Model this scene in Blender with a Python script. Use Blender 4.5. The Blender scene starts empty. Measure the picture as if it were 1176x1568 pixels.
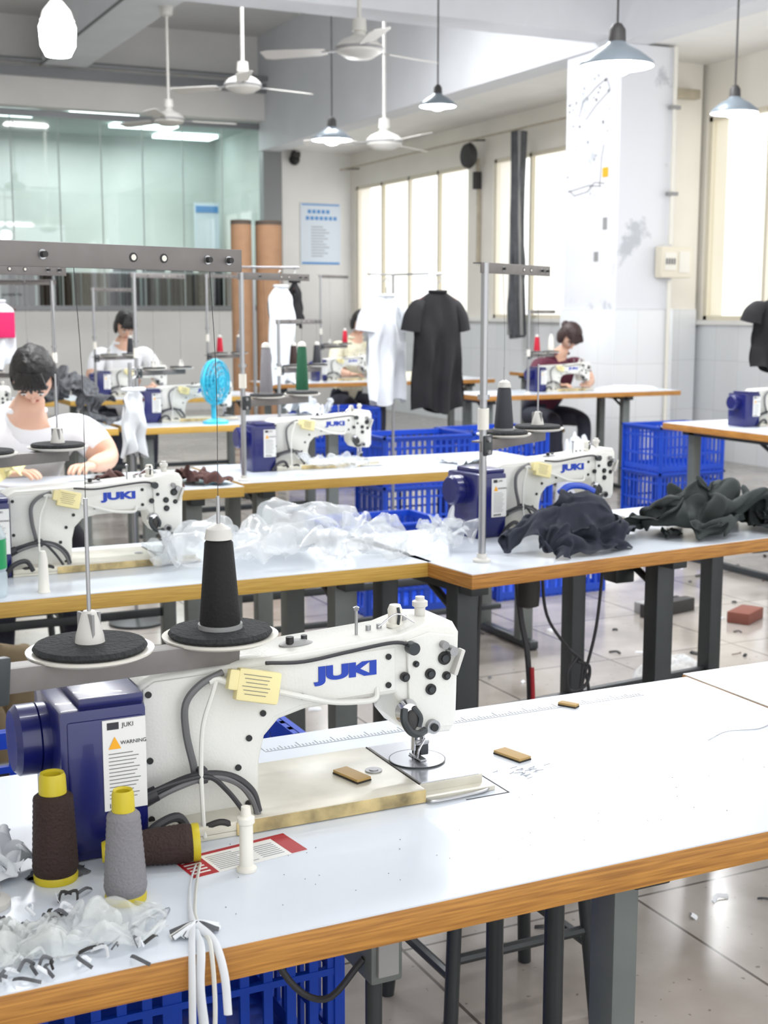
import bpy, bmesh, math, random
from mathutils import Vector, Matrix, Euler, noise
random.seed(7)
sc=bpy.context.scene
COL=sc.collection
def lin(c):
    return tuple(((x/255.)/12.92 if x/255.<=.04045 else ((x/255.+.055)/1.055)**2.4) for x in c)
# ------------------------------------------------------------------ materials
def mat(name,col,rough=.5,metal=0,var=0,scale=12,bump=0,alpha=1,emit=0,trans=0,coat=0,bscale=None,ecol=None):
    m=bpy.data.materials.new(name); m.use_nodes=True
    nt=m.node_tree; b=nt.nodes['Principled BSDF']
    c=lin(col)
    b.inputs['Base Color'].default_value=(*c,1); b.inputs['Roughness'].default_value=rough
    b.inputs['Metallic'].default_value=metal; b.inputs['Alpha'].default_value=alpha
    b.inputs['Transmission Weight'].default_value=trans
    b.inputs['Coat Weight'].default_value=coat
    if emit:
        b.inputs['Emission Color'].default_value=(*(lin(ecol) if ecol else c),1); b.inputs['Emission Strength'].default_value=emit
    if var or bump:
        tc=nt.nodes.new('ShaderNodeTexCoord')
        n=nt.nodes.new('ShaderNodeTexNoise'); n.inputs['Scale'].default_value=scale; n.inputs['Detail'].default_value=5
        nt.links.new(tc.outputs['Object'],n.inputs['Vector'])
        if var:
            r=nt.nodes.new('ShaderNodeValToRGB')
            r.color_ramp.elements[0].position=.3; r.color_ramp.elements[1].position=.7
            r.color_ramp.elements[0].color=(*[x*(1-var) for x in c],1)
            r.color_ramp.elements[1].color=(*[min(1,x*(1+var*.5)) for x in c],1)
            nt.links.new(n.outputs['Fac'],r.inputs['Fac']); nt.links.new(r.outputs['Color'],b.inputs['Base Color'])
        if bump:
            n2=nt.nodes.new('ShaderNodeTexNoise'); n2.inputs['Scale'].default_value=bscale or scale; n2.inputs['Detail'].default_value=4
            nt.links.new(tc.outputs['Object'],n2.inputs['Vector'])
            bp=nt.nodes.new('ShaderNodeBump'); bp.inputs['Strength'].default_value=bump; bp.inputs['Distance'].default_value=.01
            nt.links.new(n2.outputs['Fac'],bp.inputs['Height']); nt.links.new(bp.outputs['Normal'],b.inputs['Normal'])
    return m
def wood_edge(name,c1,c2):
    m=mat(name,c1,.5); nt=m.node_tree; b=nt.nodes['Principled BSDF']
    tc=nt.nodes.new('ShaderNodeTexCoord'); mp=nt.nodes.new('ShaderNodeMapping'); mp.inputs['Scale'].default_value=(2,2,60)
    w=nt.nodes.new('ShaderNodeTexNoise'); w.inputs['Scale'].default_value=5; w.inputs['Detail'].default_value=6
    r=nt.nodes.new('ShaderNodeValToRGB'); r.color_ramp.elements[0].position=.35; r.color_ramp.elements[1].position=.65
    r.color_ramp.elements[0].color=(*lin(c2),1); r.color_ramp.elements[1].color=(*lin(c1),1)
    nt.links.new(tc.outputs['Object'],mp.inputs[0]); nt.links.new(mp.outputs[0],w.inputs['Vector']); nt.links.new(w.outputs['Fac'],r.inputs['Fac']); nt.links.new(r.outputs['Color'],b.inputs['Base Color'])
    return m
M={}
M['top']=mat('laminate_white',(216,223,232),.22,var=.05,scale=3)
M['topcream']=mat('laminate_cream',(222,229,224),.25,var=.04,scale=3)
M['edge']=wood_edge('plywood_edge',(194,138,64),(148,98,42))
M['edgey']=wood_edge('edge_band_gold',(202,164,78),(176,138,58))
M['steel']=mat('leg_steel_paint',(108,114,112),.45,metal=.2,var=.12)
M['steeldk']=mat('leg_steel_dark',(60,64,66),.4,metal=.4,var=.12)
M['zinc']=mat('zinc_rod',(165,166,168),.3,metal=.85)
M['barst']=mat('bar_steel_grey',(122,118,116),.5,metal=.35,var=.1,scale=30)
M['chrome']=mat('chrome',(200,200,205),.15,metal=1)
M['body']=mat('machine_enamel',(224,224,218),.28,var=.05,scale=8,bump=.08,bscale=300,coat=.2)
M['bed']=mat('bed_enamel_worn',(208,204,190),.28,var=.2,scale=14)
M['bededge']=mat('bed_edge_yellowed',(192,172,122),.5,var=.7,scale=25)
M['plate']=mat('needle_plate',(205,208,214),.22,metal=.7)
M['blue']=mat('motor_blue',(18,24,94),.3,var=.1,coat=.3)
M['logo']=mat('logo_blue',(20,60,170),.4)
M['black']=mat('black_plastic',(20,20,22),.45)
M['foam']=mat('foam_black',(40,42,44),.85,var=.4,scale=150,bump=.6,bscale=200)
M['thr_black']=mat('thread_black',(12,11,13),.75,bump=.2,bscale=300)
M['thr_brown']=mat('thread_brown',(46,26,20),.7,bump=.4,bscale=300)
M['thr_grey']=mat('thread_grey',(128,126,130),.7,bump=.4,bscale=300)
M['thr_dk']=mat('thread_charcoal',(50,52,58),.75)
M['thr_green']=mat('thread_green',(20,84,56),.75)
M['thr_red']=mat('thread_red',(190,20,50),.75)
M['yel']=mat('spool_yellow',(198,180,34),.4)
M['plw']=mat('plastic_white',(228,225,215),.35)
M['tag']=mat('tag_cream_yellow',(230,218,160),.4)
M['warn']=mat('label_white',(228,228,225),.4)
M['txt']=mat('label_print_dark',(50,50,55),.6)
M['warny']=mat('label_orange',(240,170,30),.5)
M['red']=mat('print_red',(165,28,40),.5)
M['cgrey']=mat('cable_grey',(104,104,106),.5)
M['print']=mat('ruler_print_grey',(140,144,150),.5)
M['cdark']=mat('cable_dark',(48,48,52),.5)
M['cwhite']=mat('cable_white',(218,218,212),.45)
M['card']=mat('cardboard_tab',(176,144,86),.6,var=.15)
M['cardside']=mat('tab_dark',(40,36,32),.6)
M['wall']=mat('wall_white',(233,232,229),.8,var=.04,scale=2)
M['ceil']=mat('ceiling_white',(228,228,228),.85,var=.03,scale=2)
M['beam']=mat('beam_grey',(218,220,224),.8,var=.05,scale=2)
M['cream']=mat('wall_cream',(236,232,223),.8,var=.04,scale=2)
M['frame']=mat('window_frame_cream',(224,217,198),.5)
M['alu']=mat('aluminium_grey',(140,142,144),.4,metal=.4)
M['crate']=mat('crate_blue',(16,66,180),.4,var=.1)
M['skin']=mat('skin',(216,174,150),.5,var=.05)
M['lip']=mat('lips',(180,100,95),.5)
M['hair']=mat('hair_black',(20,17,17),.5,bump=.6,bscale=60)
M['hairb']=mat('hair_brown',(50,30,28),.5,bump=.6,bscale=60)
M['eyew']=mat('eye_white',(225,225,225),.3)
M['wshirt']=mat('shirt_white',(228,230,233),.8,bump=.3,bscale=14)
M['cshirt']=mat('shirt_cream',(228,224,200),.8,bump=.3,bscale=14,var=.2,scale=30)
M['mshirt']=mat('shirt_plum',(92,36,56),.8)
M['jeans']=mat('trousers_dark',(45,48,62),.8)
M['shoe']=mat('shoe_dark',(35,35,38),.6)
M['blk_cloth']=mat('black_cloth',(20,20,24),.85,bump=.3,bscale=10)
M['navy']=mat('navy_cloth',(36,41,54),.85,bump=.15,bscale=40,var=.12)
M['green']=mat('charcoal_green_cloth',(52,59,58),.85,bump=.15,bscale=40,var=.55,scale=6)
M['wcloth']=mat('white_cloth',(222,226,230),.8,bump=.3,bscale=18)
M['gcloth']=mat('grey_cloth',(96,98,102),.8,bump=.3,bscale=22,var=.6,scale=40)
M['brown']=mat('brown_cloth',(88,60,56),.85,bump=.3,bscale=18,var=.15)
M['tan']=mat('tan_cloth',(112,98,74),.85,bump=.3,bscale=18,var=.15)
M['pink']=mat('pink_cloth',(205,30,95),.8)
M['bag']=mat('plastic_bag_clear',(236,240,242),.07,alpha=.36,bump=.5,bscale=60,coat=1)
M['film']=mat('plastic_film',(226,230,228),.1,alpha=.4,bump=.4,bscale=60,coat=.5)
M['kraft']=mat('kraft_paper',(158,122,92),.75,var=.1)
M['tube']=mat('tube_dark_end',(80,70,62),.8)
M['cyan']=mat('fan_cyan',(50,180,210),.35)
M['lampsh']=mat('lamp_shade_enamel',(120,130,138),.35,metal=.3)
M['lampin']=mat('lamp_shade_inner',(240,243,248),.5,emit=1.2)
M['bulb']=mat('bulb_glow',(255,255,255),.5,emit=14)
M['fanw']=mat('fan_white',(206,204,198),.45)
M['fangr']=mat('fan_grey',(145,145,145),.5)
M['pipe']=mat('conduit_beige',(180,170,150),.5,var=.15)
M['curt']=mat('curtain_grey',(84,86,90),.8,var=.3,scale=8)
M['dark']=mat('dark_iron',(48,46,46),.6)
M['brick']=mat('brick_red',(118,70,58),.85)
M['green_b']=mat('bottle_green',(30,150,90),.25)
M['clear']=mat('bottle_clear',(215,230,235),.1,alpha=.5)
M['poster']=mat('poster_paper',(220,230,240),.5)
M['posterb']=mat('poster_blue',(90,150,210),.5)
M['teal']=mat('back_room_wall',(196,203,199),.7,var=.08,scale=1.5)
M['tealc']=mat('back_room_ceiling',(180,190,187),.8)
M['panel']=mat('light_panel_emit',(240,255,255),.5,emit=5)
def floor_mat():
    m=mat('floor_tile_polished',(200,198,192),.16); nt=m.node_tree; b=nt.nodes['Principled BSDF']
    tc=nt.nodes.new('ShaderNodeTexCoord')
    br=nt.nodes.new('ShaderNodeTexBrick'); br.offset=0; br.inputs['Scale'].default_value=1; br.inputs['Brick Width'].default_value=.6; br.inputs['Row Height'].default_value=.6
    br.inputs['Mortar Size'].default_value=.004; br.inputs['Color1'].default_value=(*lin((168,162,156)),1); br.inputs['Color2'].default_value=(*lin((156,150,144)),1); br.inputs['Mortar'].default_value=(*lin((86,79,74)),1)
    n=nt.nodes.new('ShaderNodeTexNoise'); n.inputs['Scale'].default_value=3; n.inputs['Detail'].default_value=8
    r=nt.nodes.new('ShaderNodeValToRGB'); r.color_ramp.elements[0].position=.3; r.color_ramp.elements[0].color=(.5,.48,.45,1); r.color_ramp.elements[1].position=.62; r.color_ramp.elements[1].color=(1,1,1,1)
    n3=nt.nodes.new('ShaderNodeTexNoise'); n3.inputs['Scale'].default_value=45; n3.inputs['Detail'].default_value=3
    r3=nt.nodes.new('ShaderNodeValToRGB'); r3.color_ramp.elements[0].position=.28; r3.color_ramp.elements[0].color=(.3,.28,.26,1); r3.color_ramp.elements[1].position=.32; r3.color_ramp.elements[1].color=(1,1,1,1)
    mx=nt.nodes.new('ShaderNodeMixRGB'); mx.blend_type='MULTIPLY'; mx.inputs['Fac'].default_value=.7
    mx2=nt.nodes.new('ShaderNodeMixRGB'); mx2.blend_type='MULTIPLY'; mx2.inputs['Fac'].default_value=.7
    for q in (br,n,n3): nt.links.new(tc.outputs['Object'],q.inputs['Vector'])
    nt.links.new(n.outputs['Fac'],r.inputs['Fac']); nt.links.new(n3.outputs['Fac'],r3.inputs['Fac'])
    nt.links.new(br.outputs['Color'],mx.inputs[1]); nt.links.new(r.outputs['Color'],mx.inputs[2]); nt.links.new(mx.outputs[0],mx2.inputs[1]); nt.links.new(r3.outputs['Color'],mx2.inputs[2]); nt.links.new(mx2.outputs[0],b.inputs['Base Color'])
    mr=nt.nodes.new('ShaderNodeMapRange'); mr.inputs['To Min'].default_value=.07; mr.inputs['To Max'].default_value=.26
    nt.links.new(n.outputs['Fac'],mr.inputs[0]); nt.links.new(mr.outputs[0],b.inputs['Roughness'])
    return m
M['floor']=floor_mat()
def tile_mat():
    m=mat('wall_tile_white',(228,230,232),.2); nt=m.node_tree; b=nt.nodes['Principled BSDF']
    tc=nt.nodes.new('ShaderNodeTexCoord'); sp=nt.nodes.new('ShaderNodeSeparateXYZ'); ad=nt.nodes.new('ShaderNodeMath'); cb=nt.nodes.new('ShaderNodeCombineXYZ')
    nt.links.new(tc.outputs['Object'],sp.inputs[0]); nt.links.new(sp.outputs[0],ad.inputs[0]); nt.links.new(sp.outputs[1],ad.inputs[1]); nt.links.new(ad.outputs[0],cb.inputs[0]); nt.links.new(sp.outputs[2],cb.inputs[1])
    br=nt.nodes.new('ShaderNodeTexBrick'); br.offset=0; br.inputs['Scale'].default_value=1; br.inputs['Brick Width'].default_value=.3; br.inputs['Row Height'].default_value=.45; br.inputs['Mortar Size'].default_value=.0025
    br.inputs['Color1'].default_value=(*lin((228,230,233)),1); br.inputs['Color2'].default_value=(*lin((224,227,230)),1); br.inputs['Mortar'].default_value=(*lin((204,206,208)),1)
    nt.links.new(cb.outputs[0],br.inputs['Vector']); nt.links.new(br.outputs['Color'],b.inputs['Base Color'])
    return m
M['tile']=tile_mat()
def col_mat():
    m=mat('column_paint_worn',(226,228,232),.75); nt=m.node_tree; b=nt.nodes['Principled BSDF']
    tc=nt.nodes.new('ShaderNodeTexCoord'); n=nt.nodes.new('ShaderNodeTexNoise'); n.inputs['Scale'].default_value=2.2; n.inputs['Detail'].default_value=9; n.inputs['Roughness'].default_value=.65
    r=nt.nodes.new('ShaderNodeValToRGB'); r.color_ramp.elements[0].position=.34; r.color_ramp.elements[0].color=(*lin((190,194,200)),1)
    r.color_ramp.elements[1].position=.40; r.color_ramp.elements[1].color=(*lin((226,228,233)),1)
    nt.links.new(tc.outputs['Object'],n.inputs['Vector']); nt.links.new(n.outputs['Fac'],r.inputs['Fac']); nt.links.new(r.outputs['Color'],b.inputs['Base Color'])
    return m
M['col']=col_mat()
def glass_mat(name,tint,fac):
    m=bpy.data.materials.new(name); m.use_nodes=True; nt=m.node_tree; nt.nodes.clear()
    o=nt.nodes.new('ShaderNodeOutputMaterial'); t=nt.nodes.new('ShaderNodeBsdfTransparent'); t.inputs[0].default_value=(*lin(tint),1)
    g=nt.nodes.new('ShaderNodeBsdfGlossy'); g.inputs['Roughness'].default_value=.03
    mx=nt.nodes.new('ShaderNodeMixShader'); mx.inputs[0].default_value=fac
    nt.links.new(t.outputs[0],mx.inputs[1]); nt.links.new(g.outputs[0],mx.inputs[2]); nt.links.new(mx.outputs[0],o.inputs[0]); return m
M['glass']=glass_mat('partition_glass',(228,238,236),.14)
def curtain_pane():
    m=bpy.data.materials.new('pane_cream_frosted'); m.use_nodes=True; nt=m.node_tree; nt.nodes.clear()
    o=nt.nodes.new('ShaderNodeOutputMaterial'); t=nt.nodes.new('ShaderNodeBsdfTranslucent'); t.inputs[0].default_value=(*lin((252,248,236)),1)
    g=nt.nodes.new('ShaderNodeBsdfTransparent'); g.inputs[0].default_value=(.80,.78,.70,1)
    mx=nt.nodes.new('ShaderNodeMixShader'); mx.inputs[0].default_value=.05
    nt.links.new(t.outputs[0],mx.inputs[2]); nt.links.new(g.outputs[0],mx.inputs[1]); nt.links.new(mx.outputs[0],o.inputs[0]); return m
M['pane']=curtain_pane()

# ------------------------------------------------------------------ mesh builder
class MB:
    def __init__(s,name): s.n=name; s.v=[]; s.f=[]; s.m=[]; s.mats=[]
    def mi(s,k):
        if k not in s.mats: s.mats.append(k)
        return s.mats.index(k)
    def add(s,vs,fs,k,T=None):
        o=len(s.v)
        for v in vs:
            v=Vector(v)
            s.v.append(T@v if T else v)
        for i,fc in enumerate(fs):
            s.f.append([o+j for j in fc]); s.m.append(s.mi(k[i] if isinstance(k,list) else k))
    def bmesh(s,b,k,T=None):
        b.verts.index_update(); s.add([v.co.copy() for v in b.verts],[[v.index for v in f.verts] for f in b.faces],k,T); b.free()
    def box(s,c,sz,k,bev=0,rot=(0,0,0),T=None):
        b=bmesh.new(); bmesh.ops.create_cube(b,size=1); bmesh.ops.scale(b,vec=sz,verts=b.verts)
        if bev: bmesh.ops.bevel(b,geom=b.edges[:],offset=bev,segments=2,affect='EDGES',profile=.6)
        R=Matrix.Translation(c)@Euler(rot).to_matrix().to_4x4()
        s.bmesh(b,k,(T@R) if T else R)
    def b2(s,x0,x1,y0,y1,z0,z1,k,bev=0):
        s.box(((x0+x1)/2,(y0+y1)/2,(z0+z1)/2),(x1-x0,y1-y0,z1-z0),k,bev)
    def frame(s,p1,p2):
        d=(Vector(p2)-Vector(p1)); L=d.length; q=d.to_track_quat('Z','Y'); return Matrix.Translation(p1)@q.to_matrix().to_4x4(),L
    def cyl(s,p1,p2,r1,k,r2=None,seg=20,T=None):
        if r2 is None: r2=r1
        F,L=s.frame(p1,p2)
        if T: F=T@F
        s.lathe([(0,0),(r1,0),(r2,L),(0,L)],k,F,seg)
    def lathe(s,prof,k,T=None,seg=28):
        if isinstance(T,(tuple,list)): T=Matrix.Translation(T)
        vs=[];fs=[]; n=len(prof)
        for i in range(seg):
            a=2*math.pi*i/seg
            for r,z in prof: vs.append((r*math.cos(a),r*math.sin(a),z))
        for i in range(seg):
            j=(i+1)%seg
            for q in range(n-1):
                A,B,C,D=i*n+q,j*n+q,j*n+q+1,i*n+q+1
                if prof[q][0]==0 and prof[q+1][0]==0: continue
                if prof[q][0]==0: fs.append([A,C,D])
                elif prof[q+1][0]==0: fs.append([A,B,C])
                else: fs.append([A,B,C,D])
        s.add(vs,fs,k,T)
    def tube(s,pts,r,k,seg=8,sub=6,T=None,flat=1):
        P=[Vector(p) for p in pts]
        if sub>1 and len(P)>2:
            Q=[]; E=[P[0]*2-P[1]]+P+[P[-1]*2-P[-2]]
            for i in range(1,len(E)-2):
                for t in range(sub):
                    u=t/sub; a,b,c,d=E[i-1],E[i],E[i+1],E[i+2]
                    Q.append(.5*((2*b)+(c-a)*u+(2*a-5*b+4*c-d)*u*u+(3*b-a-3*c+d)*u**3))
            Q.append(P[-1]); P=Q
        vs=[];fs=[]; prev=None
        for i,p in enumerate(P):
            t=(P[min(i+1,len(P)-1)]-P[max(i-1,0)]).normalized()
            if prev is None: prev=t.orthogonal().normalized()
            n=(prev-t*prev.dot(t)); n=n.normalized() if n.length>1e-6 else t.orthogonal().normalized(); prev=n; b=t.cross(n)
            if isinstance(r,list):
                w=i/(len(P)-1)*(len(r)-1); q=min(int(w),len(r)-2); rr=r[q]+(r[q+1]-r[q])*(w-q)
            else: rr=r
            for j in range(seg):
                a=2*math.pi*j/seg; vs.append(p+n*rr*math.cos(a)+b*rr*flat*math.sin(a))
        for i in range(len(P)-1):
            for j in range(seg):
                j2=(j+1)%seg; fs.append([i*seg+j,i*seg+j2,(i+1)*seg+j2,(i+1)*seg+j])
        fs.append(list(range(seg))[::-1]); fs.append([(len(P)-1)*seg+j for j in range(seg)])
        s.add(vs,fs,k,T)
    def prism(s,out,y0,y1,k,bev=0,T=None,seg=3):
        b=bmesh.new(); vs=[b.verts.new((x,y0,z)) for x,z in out]; f=b.faces.new(vs)
        r=bmesh.ops.extrude_face_region(b,geom=[f]); bmesh.ops.translate(b,vec=(0,y1-y0,0),verts=[e for e in r['geom'] if isinstance(e,bmesh.types.BMVert)])
        bmesh.ops.recalc_face_normals(b,faces=b.faces)
        if bev:
            ed=[e for e in b.edges if abs(e.verts[0].co.y-e.verts[1].co.y)<1e-6]
            bmesh.ops.bevel(b,geom=ed,offset=bev,segments=seg,affect='EDGES',profile=.5)
        s.bmesh(b,k,T)
    def ell(s,c,r,k,rot=(0,0,0),seg=20,T=None,fn=None,keep=None):
        b=bmesh.new(); bmesh.ops.create_uvsphere(b,u_segments=seg,v_segments=max(8,seg*2//3),radius=1)
        if keep:
            dl=[f for f in b.faces if not keep(f.calc_center_median())]; bmesh.ops.delete(b,geom=dl,context='FACES')
        if fn:
            for v in b.verts: v.co=fn(v.co)
        bmesh.ops.scale(b,vec=r if hasattr(r,'__len__') else (r,r,r),verts=b.verts)
        R=Matrix.Translation(c)@Euler(rot).to_matrix().to_4x4()
        s.bmesh(b,k,(T@R) if T else R)
    def mesh(s):
        me=bpy.data.meshes.new(s.n); me.from_pydata([tuple(v) for v in s.v],[],s.f)
        for k in s.mats: me.materials.append(M[k])
        me.polygons.foreach_set('material_index',s.m); me.polygons.foreach_set('use_smooth',[True]*len(s.f))
        me.update(); me.set_sharp_from_angle(angle=math.radians(35)); return me
    def build(s,loc=(0,0,0),rz=0):
        return inst(s.n,s.mesh(),loc,rz)
def inst(name,me,loc,rz=0,sc_=1):
    o=bpy.data.objects.new(name,me); COL.objects.link(o); o.location=loc; o.rotation_euler=(0,0,rz); o.scale=(sc_,)*3; return o
def text_mesh(body,size,k,ext=.0006,off=0):
    cu=bpy.data.curves.new('t','FONT'); cu.body=body; cu.size=size; cu.extrude=ext; cu.offset=off; cu.align_x='CENTER'; cu.align_y='CENTER'
    o=bpy.data.objects.new('t',cu); COL.objects.link(o); bpy.context.view_layer.update()
    dg=bpy.context.evaluated_depsgraph_get(); me=bpy.data.meshes.new_from_object(o.evaluated_get(dg))
    vs=[v.co.copy() for v in me.vertices]; fs=[list(p.vertices) for p in me.polygons]
    bpy.data.objects.remove(o); return vs,fs

# ------------------------------------------------------------------ cloth simulated fabric (laid on real surfaces)
SIMS=[];COLL=[]
def cloth(name,cx,cy,z0,sx,sy,amp,k,seed=0,rot=0,n=30,dome=None,grow=.22,dist=.004):
    vs=[];fs=[]
    for j in range(n+1):
        for i in range(n+1):
            u=i/n-.5; w=j/n-.5; q=Vector((u*4+seed*5.3,w*4,seed*1.7))
            ex=1+.22*noise.noise(Vector((u*2,w*2,seed+40)))
            a=noise.noise(q*.9); b_=noise.noise(q*.9+Vector((7,7,7))); c_=abs(noise.noise(q*1.1+Vector((3,1,9))))
            vs.append((u*sx*ex+a*amp*.8,w*sy*ex+b_*amp*.8,(dome[2]*1.15 if dome else 0)+.012+amp*(1.5*c_+.3*noise.noise(q*3))))
    for j in range(n):
        for i in range(n):
            q=j*(n+1)+i; fs.append([q,q+1,q+n+2,q+n+1])
    me=bpy.data.meshes.new(name); me.from_pydata(vs,[],fs); me.materials.append(M[k]); me.polygons.foreach_set('use_smooth',[True]*len(fs))
    o=inst(name,me,(cx,cy,z0),rot)
    m=o.modifiers.new('c','CLOTH'); s=m.settings; s.quality=5; s.mass=.15; s.tension_stiffness=12; s.compression_stiffness=12; s.shear_stiffness=3; s.bending_stiffness=.03; s.air_damping=2
    s.shrink_min=-grow
    cc=bpy.data.collections.new('sim'); 
    m.collision_settings.distance_min=dist; m.collision_settings.use_self_collision=True; m.collision_settings.self_distance_min=dist; m.collision_settings.collision_quality=2
    m.collision_settings.collection=cc
    SIMS.append(o)
    cm=MB('tmp_collider'); cm.b2(-sx,sx,-sy,sy,-.04,0,'wall')
    if dome: 
        for dx,dy,rx,ry,hh in (dome[3] if len(dome)>3 else [(0,0,dome[0],dome[1],dome[2])]): cm.ell((dx,dy,0),(rx,ry,hh),'wall',seg=16)
    c=cm.build((cx,cy,z0),rot); c.modifiers.new('k','COLLISION'); c.collision.thickness_outer=dist; c.collision.cloth_friction=20
    cc.objects.link(c); COLL.append((c,cc)); return o
def run_sims(N=30):
    for f in range(1,N+1): sc.frame_set(f)
    dg=bpy.context.evaluated_depsgraph_get(); new=[]
    for o in SIMS: new.append(bpy.data.meshes.new_from_object(o.evaluated_get(dg)))
    for o,me in zip(SIMS,new):
        o.modifiers.clear(); o.data=me
        zmin=min(v.co.z for v in me.vertices)
        for v in me.vertices: v.co.z=max(.0012,v.co.z-max(0,zmin-.0012))
        s=o.modifiers.new('smooth','SUBSURF'); s.levels=1; s.render_levels=1
    for c,cc in COLL: bpy.data.objects.remove(c); bpy.data.collections.remove(cc)
    sc.frame_set(1)

# ------------------------------------------------------------------ sewing machine
TX=Matrix.Rotation(math.radians(90),4,'X')
def machine(detail=True):
    b=MB('sewing_machine')
    b.b2(.0,.445,-.03,.148,0,.006,'bed',.001)
    b.b2(.0,.345,-.031,.148,.006,.018,'bed',.003)
    b.b2(.10,.345,-.0325,-.030,.001,.0165,'bededge')
    b.prism([(.345,.0),(.437,.0),(.437,.0165),(.345,.0165)],-.012,.148,'bed',.002)
    b.b2(.350,.432,-.010,.145,.0165,.0175,'plate')
    b.b2(.3455,.3475,-.012,.145,.0165,.0179,'dark')
    b.lathe([(0,0),(.036,0),(.036,.002),(0,.002)],'plate',(.385,.07,.0175),36)
    b.lathe([(.036,.0),(.0372,.0),(.0372,.0021),(.036,.0021)],'steeldk',(.385,.07,.0175),36)
    b.b2(.3799,.3901,.055,.085,.0194,.0202,'black')
    b.lathe([(0,0),(.011,0),(.011,.0015),(.006,.0015),(.006,.0025),(0,.0025)],'zinc',(.315,.055,.018),20)
    b.tube([(.350,-.013,.003),(.347,-.034,.003),(.36,-.040,.003),(.42,-.035,.003),(.437,-.025,.003),(.43,-.012,.003)],.0022,'zinc')
    out=[(0,0),(.145,0),(.147,.07),(.154,.098),(.172,.116),(.205,.124),(.29,.127),(.325,.127),(.334,.112),(.338,.088),(.352,.070),(.405,.068),(.414,.08),(.417,.198),(.409,.211),(.375,.214),(.335,.203),(.2,.195),(.02,.190),(.0,.18)]
    b.prism(out,.015,.108,'body',.007)
    b.prism([(.006,.008),(.137,.008),(.140,.07),(.147,.10),(.165,.122),(.20,.131),(.325,.134),(.325,.188),(.2,.186),(.02,.182),(.006,.174)],.0125,.016,'body',.0015)
    b.prism([(.345,.080),(.405,.078),(.409,.195),(.372,.203),(.340,.195)],.011,.016,'body',.002)
    for x,z in [(.012,.168),(.012,.020),(.13,.02),(.012,.09),(.15,.128),(.20,.142),(.315,.142),(.315,.178),(.11,.176),(.132,.1),(.118,.066)]:
        b.cyl((x,.0128,z),(x,.0105,z),.0038,'black',seg=14)
    for x,z,r in [(.392,.168,.0085),(.372,.150,.007),(.337,.150,.006),(.373,.130,.007),(.395,.145,.0055),(.352,.165,.004)]:
        b.cyl((x,.0125,z),(x,.008,z),r,'black',seg=20); b.cyl((x,.0082,z),(x,.006,z),r*.55,'steeldk',seg=16)
    b.cyl((.400,.012,.178),(.400,-.002,.178),.006,'zinc'); b.cyl((.39,.012,.186),(.39,.002,.186),.005,'fangr')
    b.box((.408,.004,.163),(.006,.012,.034),'fanw',.002,(0,.35,0))
    b.lathe([(0,0),(.014,0),(.016,.004),(.012,.012),(0,.014)],'chrome',Matrix.Translation((.339,.014,.106))@Matrix.Rotation(math.radians(90),4,'X'),24)
    b.tube([(.332,.002,.112),(.330,-.002,.098),(.338,-.002,.084),(.350,.0,.078),(.362,.004,.080)],.005,'steeldk')
    b.tube([(.345,.002,.112),(.352,-.002,.100),(.350,-.002,.088)],.004,'steeldk')
    b.ell((.341,.0,.096),(.009,.006,.014),'dark')
    b.cyl((.375,.014,.082),(.375,.004,.082),.009,'zinc'); b.cyl((.375,.004,.082),(.375,.001,.082),.005,'black')
    b.cyl((.392,.07,.075),(.392,.07,.025),.0035,'chrome'); b.cyl((.381,.07,.075),(.381,.07,.032),.0045,'chrome')
    b.cyl((.381,.07,.035),(.381,.07,.019),.0012,'chrome',seg=8)
    b.box((.391,.066,.034),(.012,.012,.016),'steeldk',.002); b.box((.382,.062,.0245),(.009,.034,.003),'zinc',.001); b.box((.386,.058,.045),(.018,.006,.006),'zinc',.001)
    b.tube([(.389,.055,.05),(.377,.048,.04),(.375,.05,.028)],.0015,'chrome')
    b.box((.384,.07,.028),(.006,.014,.02),'black')
    b.lathe([(0,0),(.011,0),(.011,.004),(.0085,.006),(.0095,.022),(.007,.028),(0,.029)],'plw',(.345,.055,.204))
    b.tube([(.345,.046,.208),(.345,.043,.220),(.345,.046,.230)],.002,'steeldk')
    b.lathe([(0,0),(.007,0),(.007,.012),(.010,.014),(.010,.020),(.006,.022),(.006,.026),(0,.026)],'fanw',(.383,.06,.212))
    b.cyl((.289,.05,.2),(.289,.05,.232),.002,'zinc'); b.lathe([(0,0),(.003,0),(.004,.004),(0,.006)],'zinc',(.289,.05,.231))
    b.lathe([(0,0),(.022,0),(.022,.002),(.012,.006),(0,.006)],'fangr',Matrix.Translation((.21,.055,.195))@Matrix.Scale(.6,4,(0,1,0)))
    b.cyl((.2,.05,.198),(.2,.05,.207),.005,'black'); b.cyl((.222,.058,.198),(.222,.058,.205),.004,'steeldk')
    for x in (.31,.325,.36): b.cyl((x,.06,.2),(x,.06,.208 if x<.35 else .216),.0035,'zinc',seg=12)
    b.tube([(.36,.03,.213),(.335,.03,.226),(.31,.03,.212)],.0012,'chrome')
    vs,fs=text_mesh('JUKI',.026,'logo',.0006,.0015)
    b.add([Vector((v.x*1.62,v.y*.88,v.z)) for v in vs],fs,'logo',Matrix.Translation((.260,.0118,.166))@TX)
    b.b2(-.098,-.001,-.028,.11,.0,.172,'blue',.007)
    b.b2(-.090,-.006,-.0305,-.02,.01,.160,'blue',.004)
    b.b2(-.075,-.002,-.02,.10,.17,.182,'blue',.004)
    b.cyl((-.098,.045,.125),(-.108,.045,.125),.040,'blue',seg=32)
    b.lathe([(0,0),(.036,0),(.040,.004),(.040,.024),(.034,.03),(0,.03)],'blue',Matrix.Translation((-.106,.045,.125))@Matrix.Rotation(math.radians(-90),4,'Y'),32)
    b.b2(-.052,-.004,-.0318,-.030,.055,.158,'warn')
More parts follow.
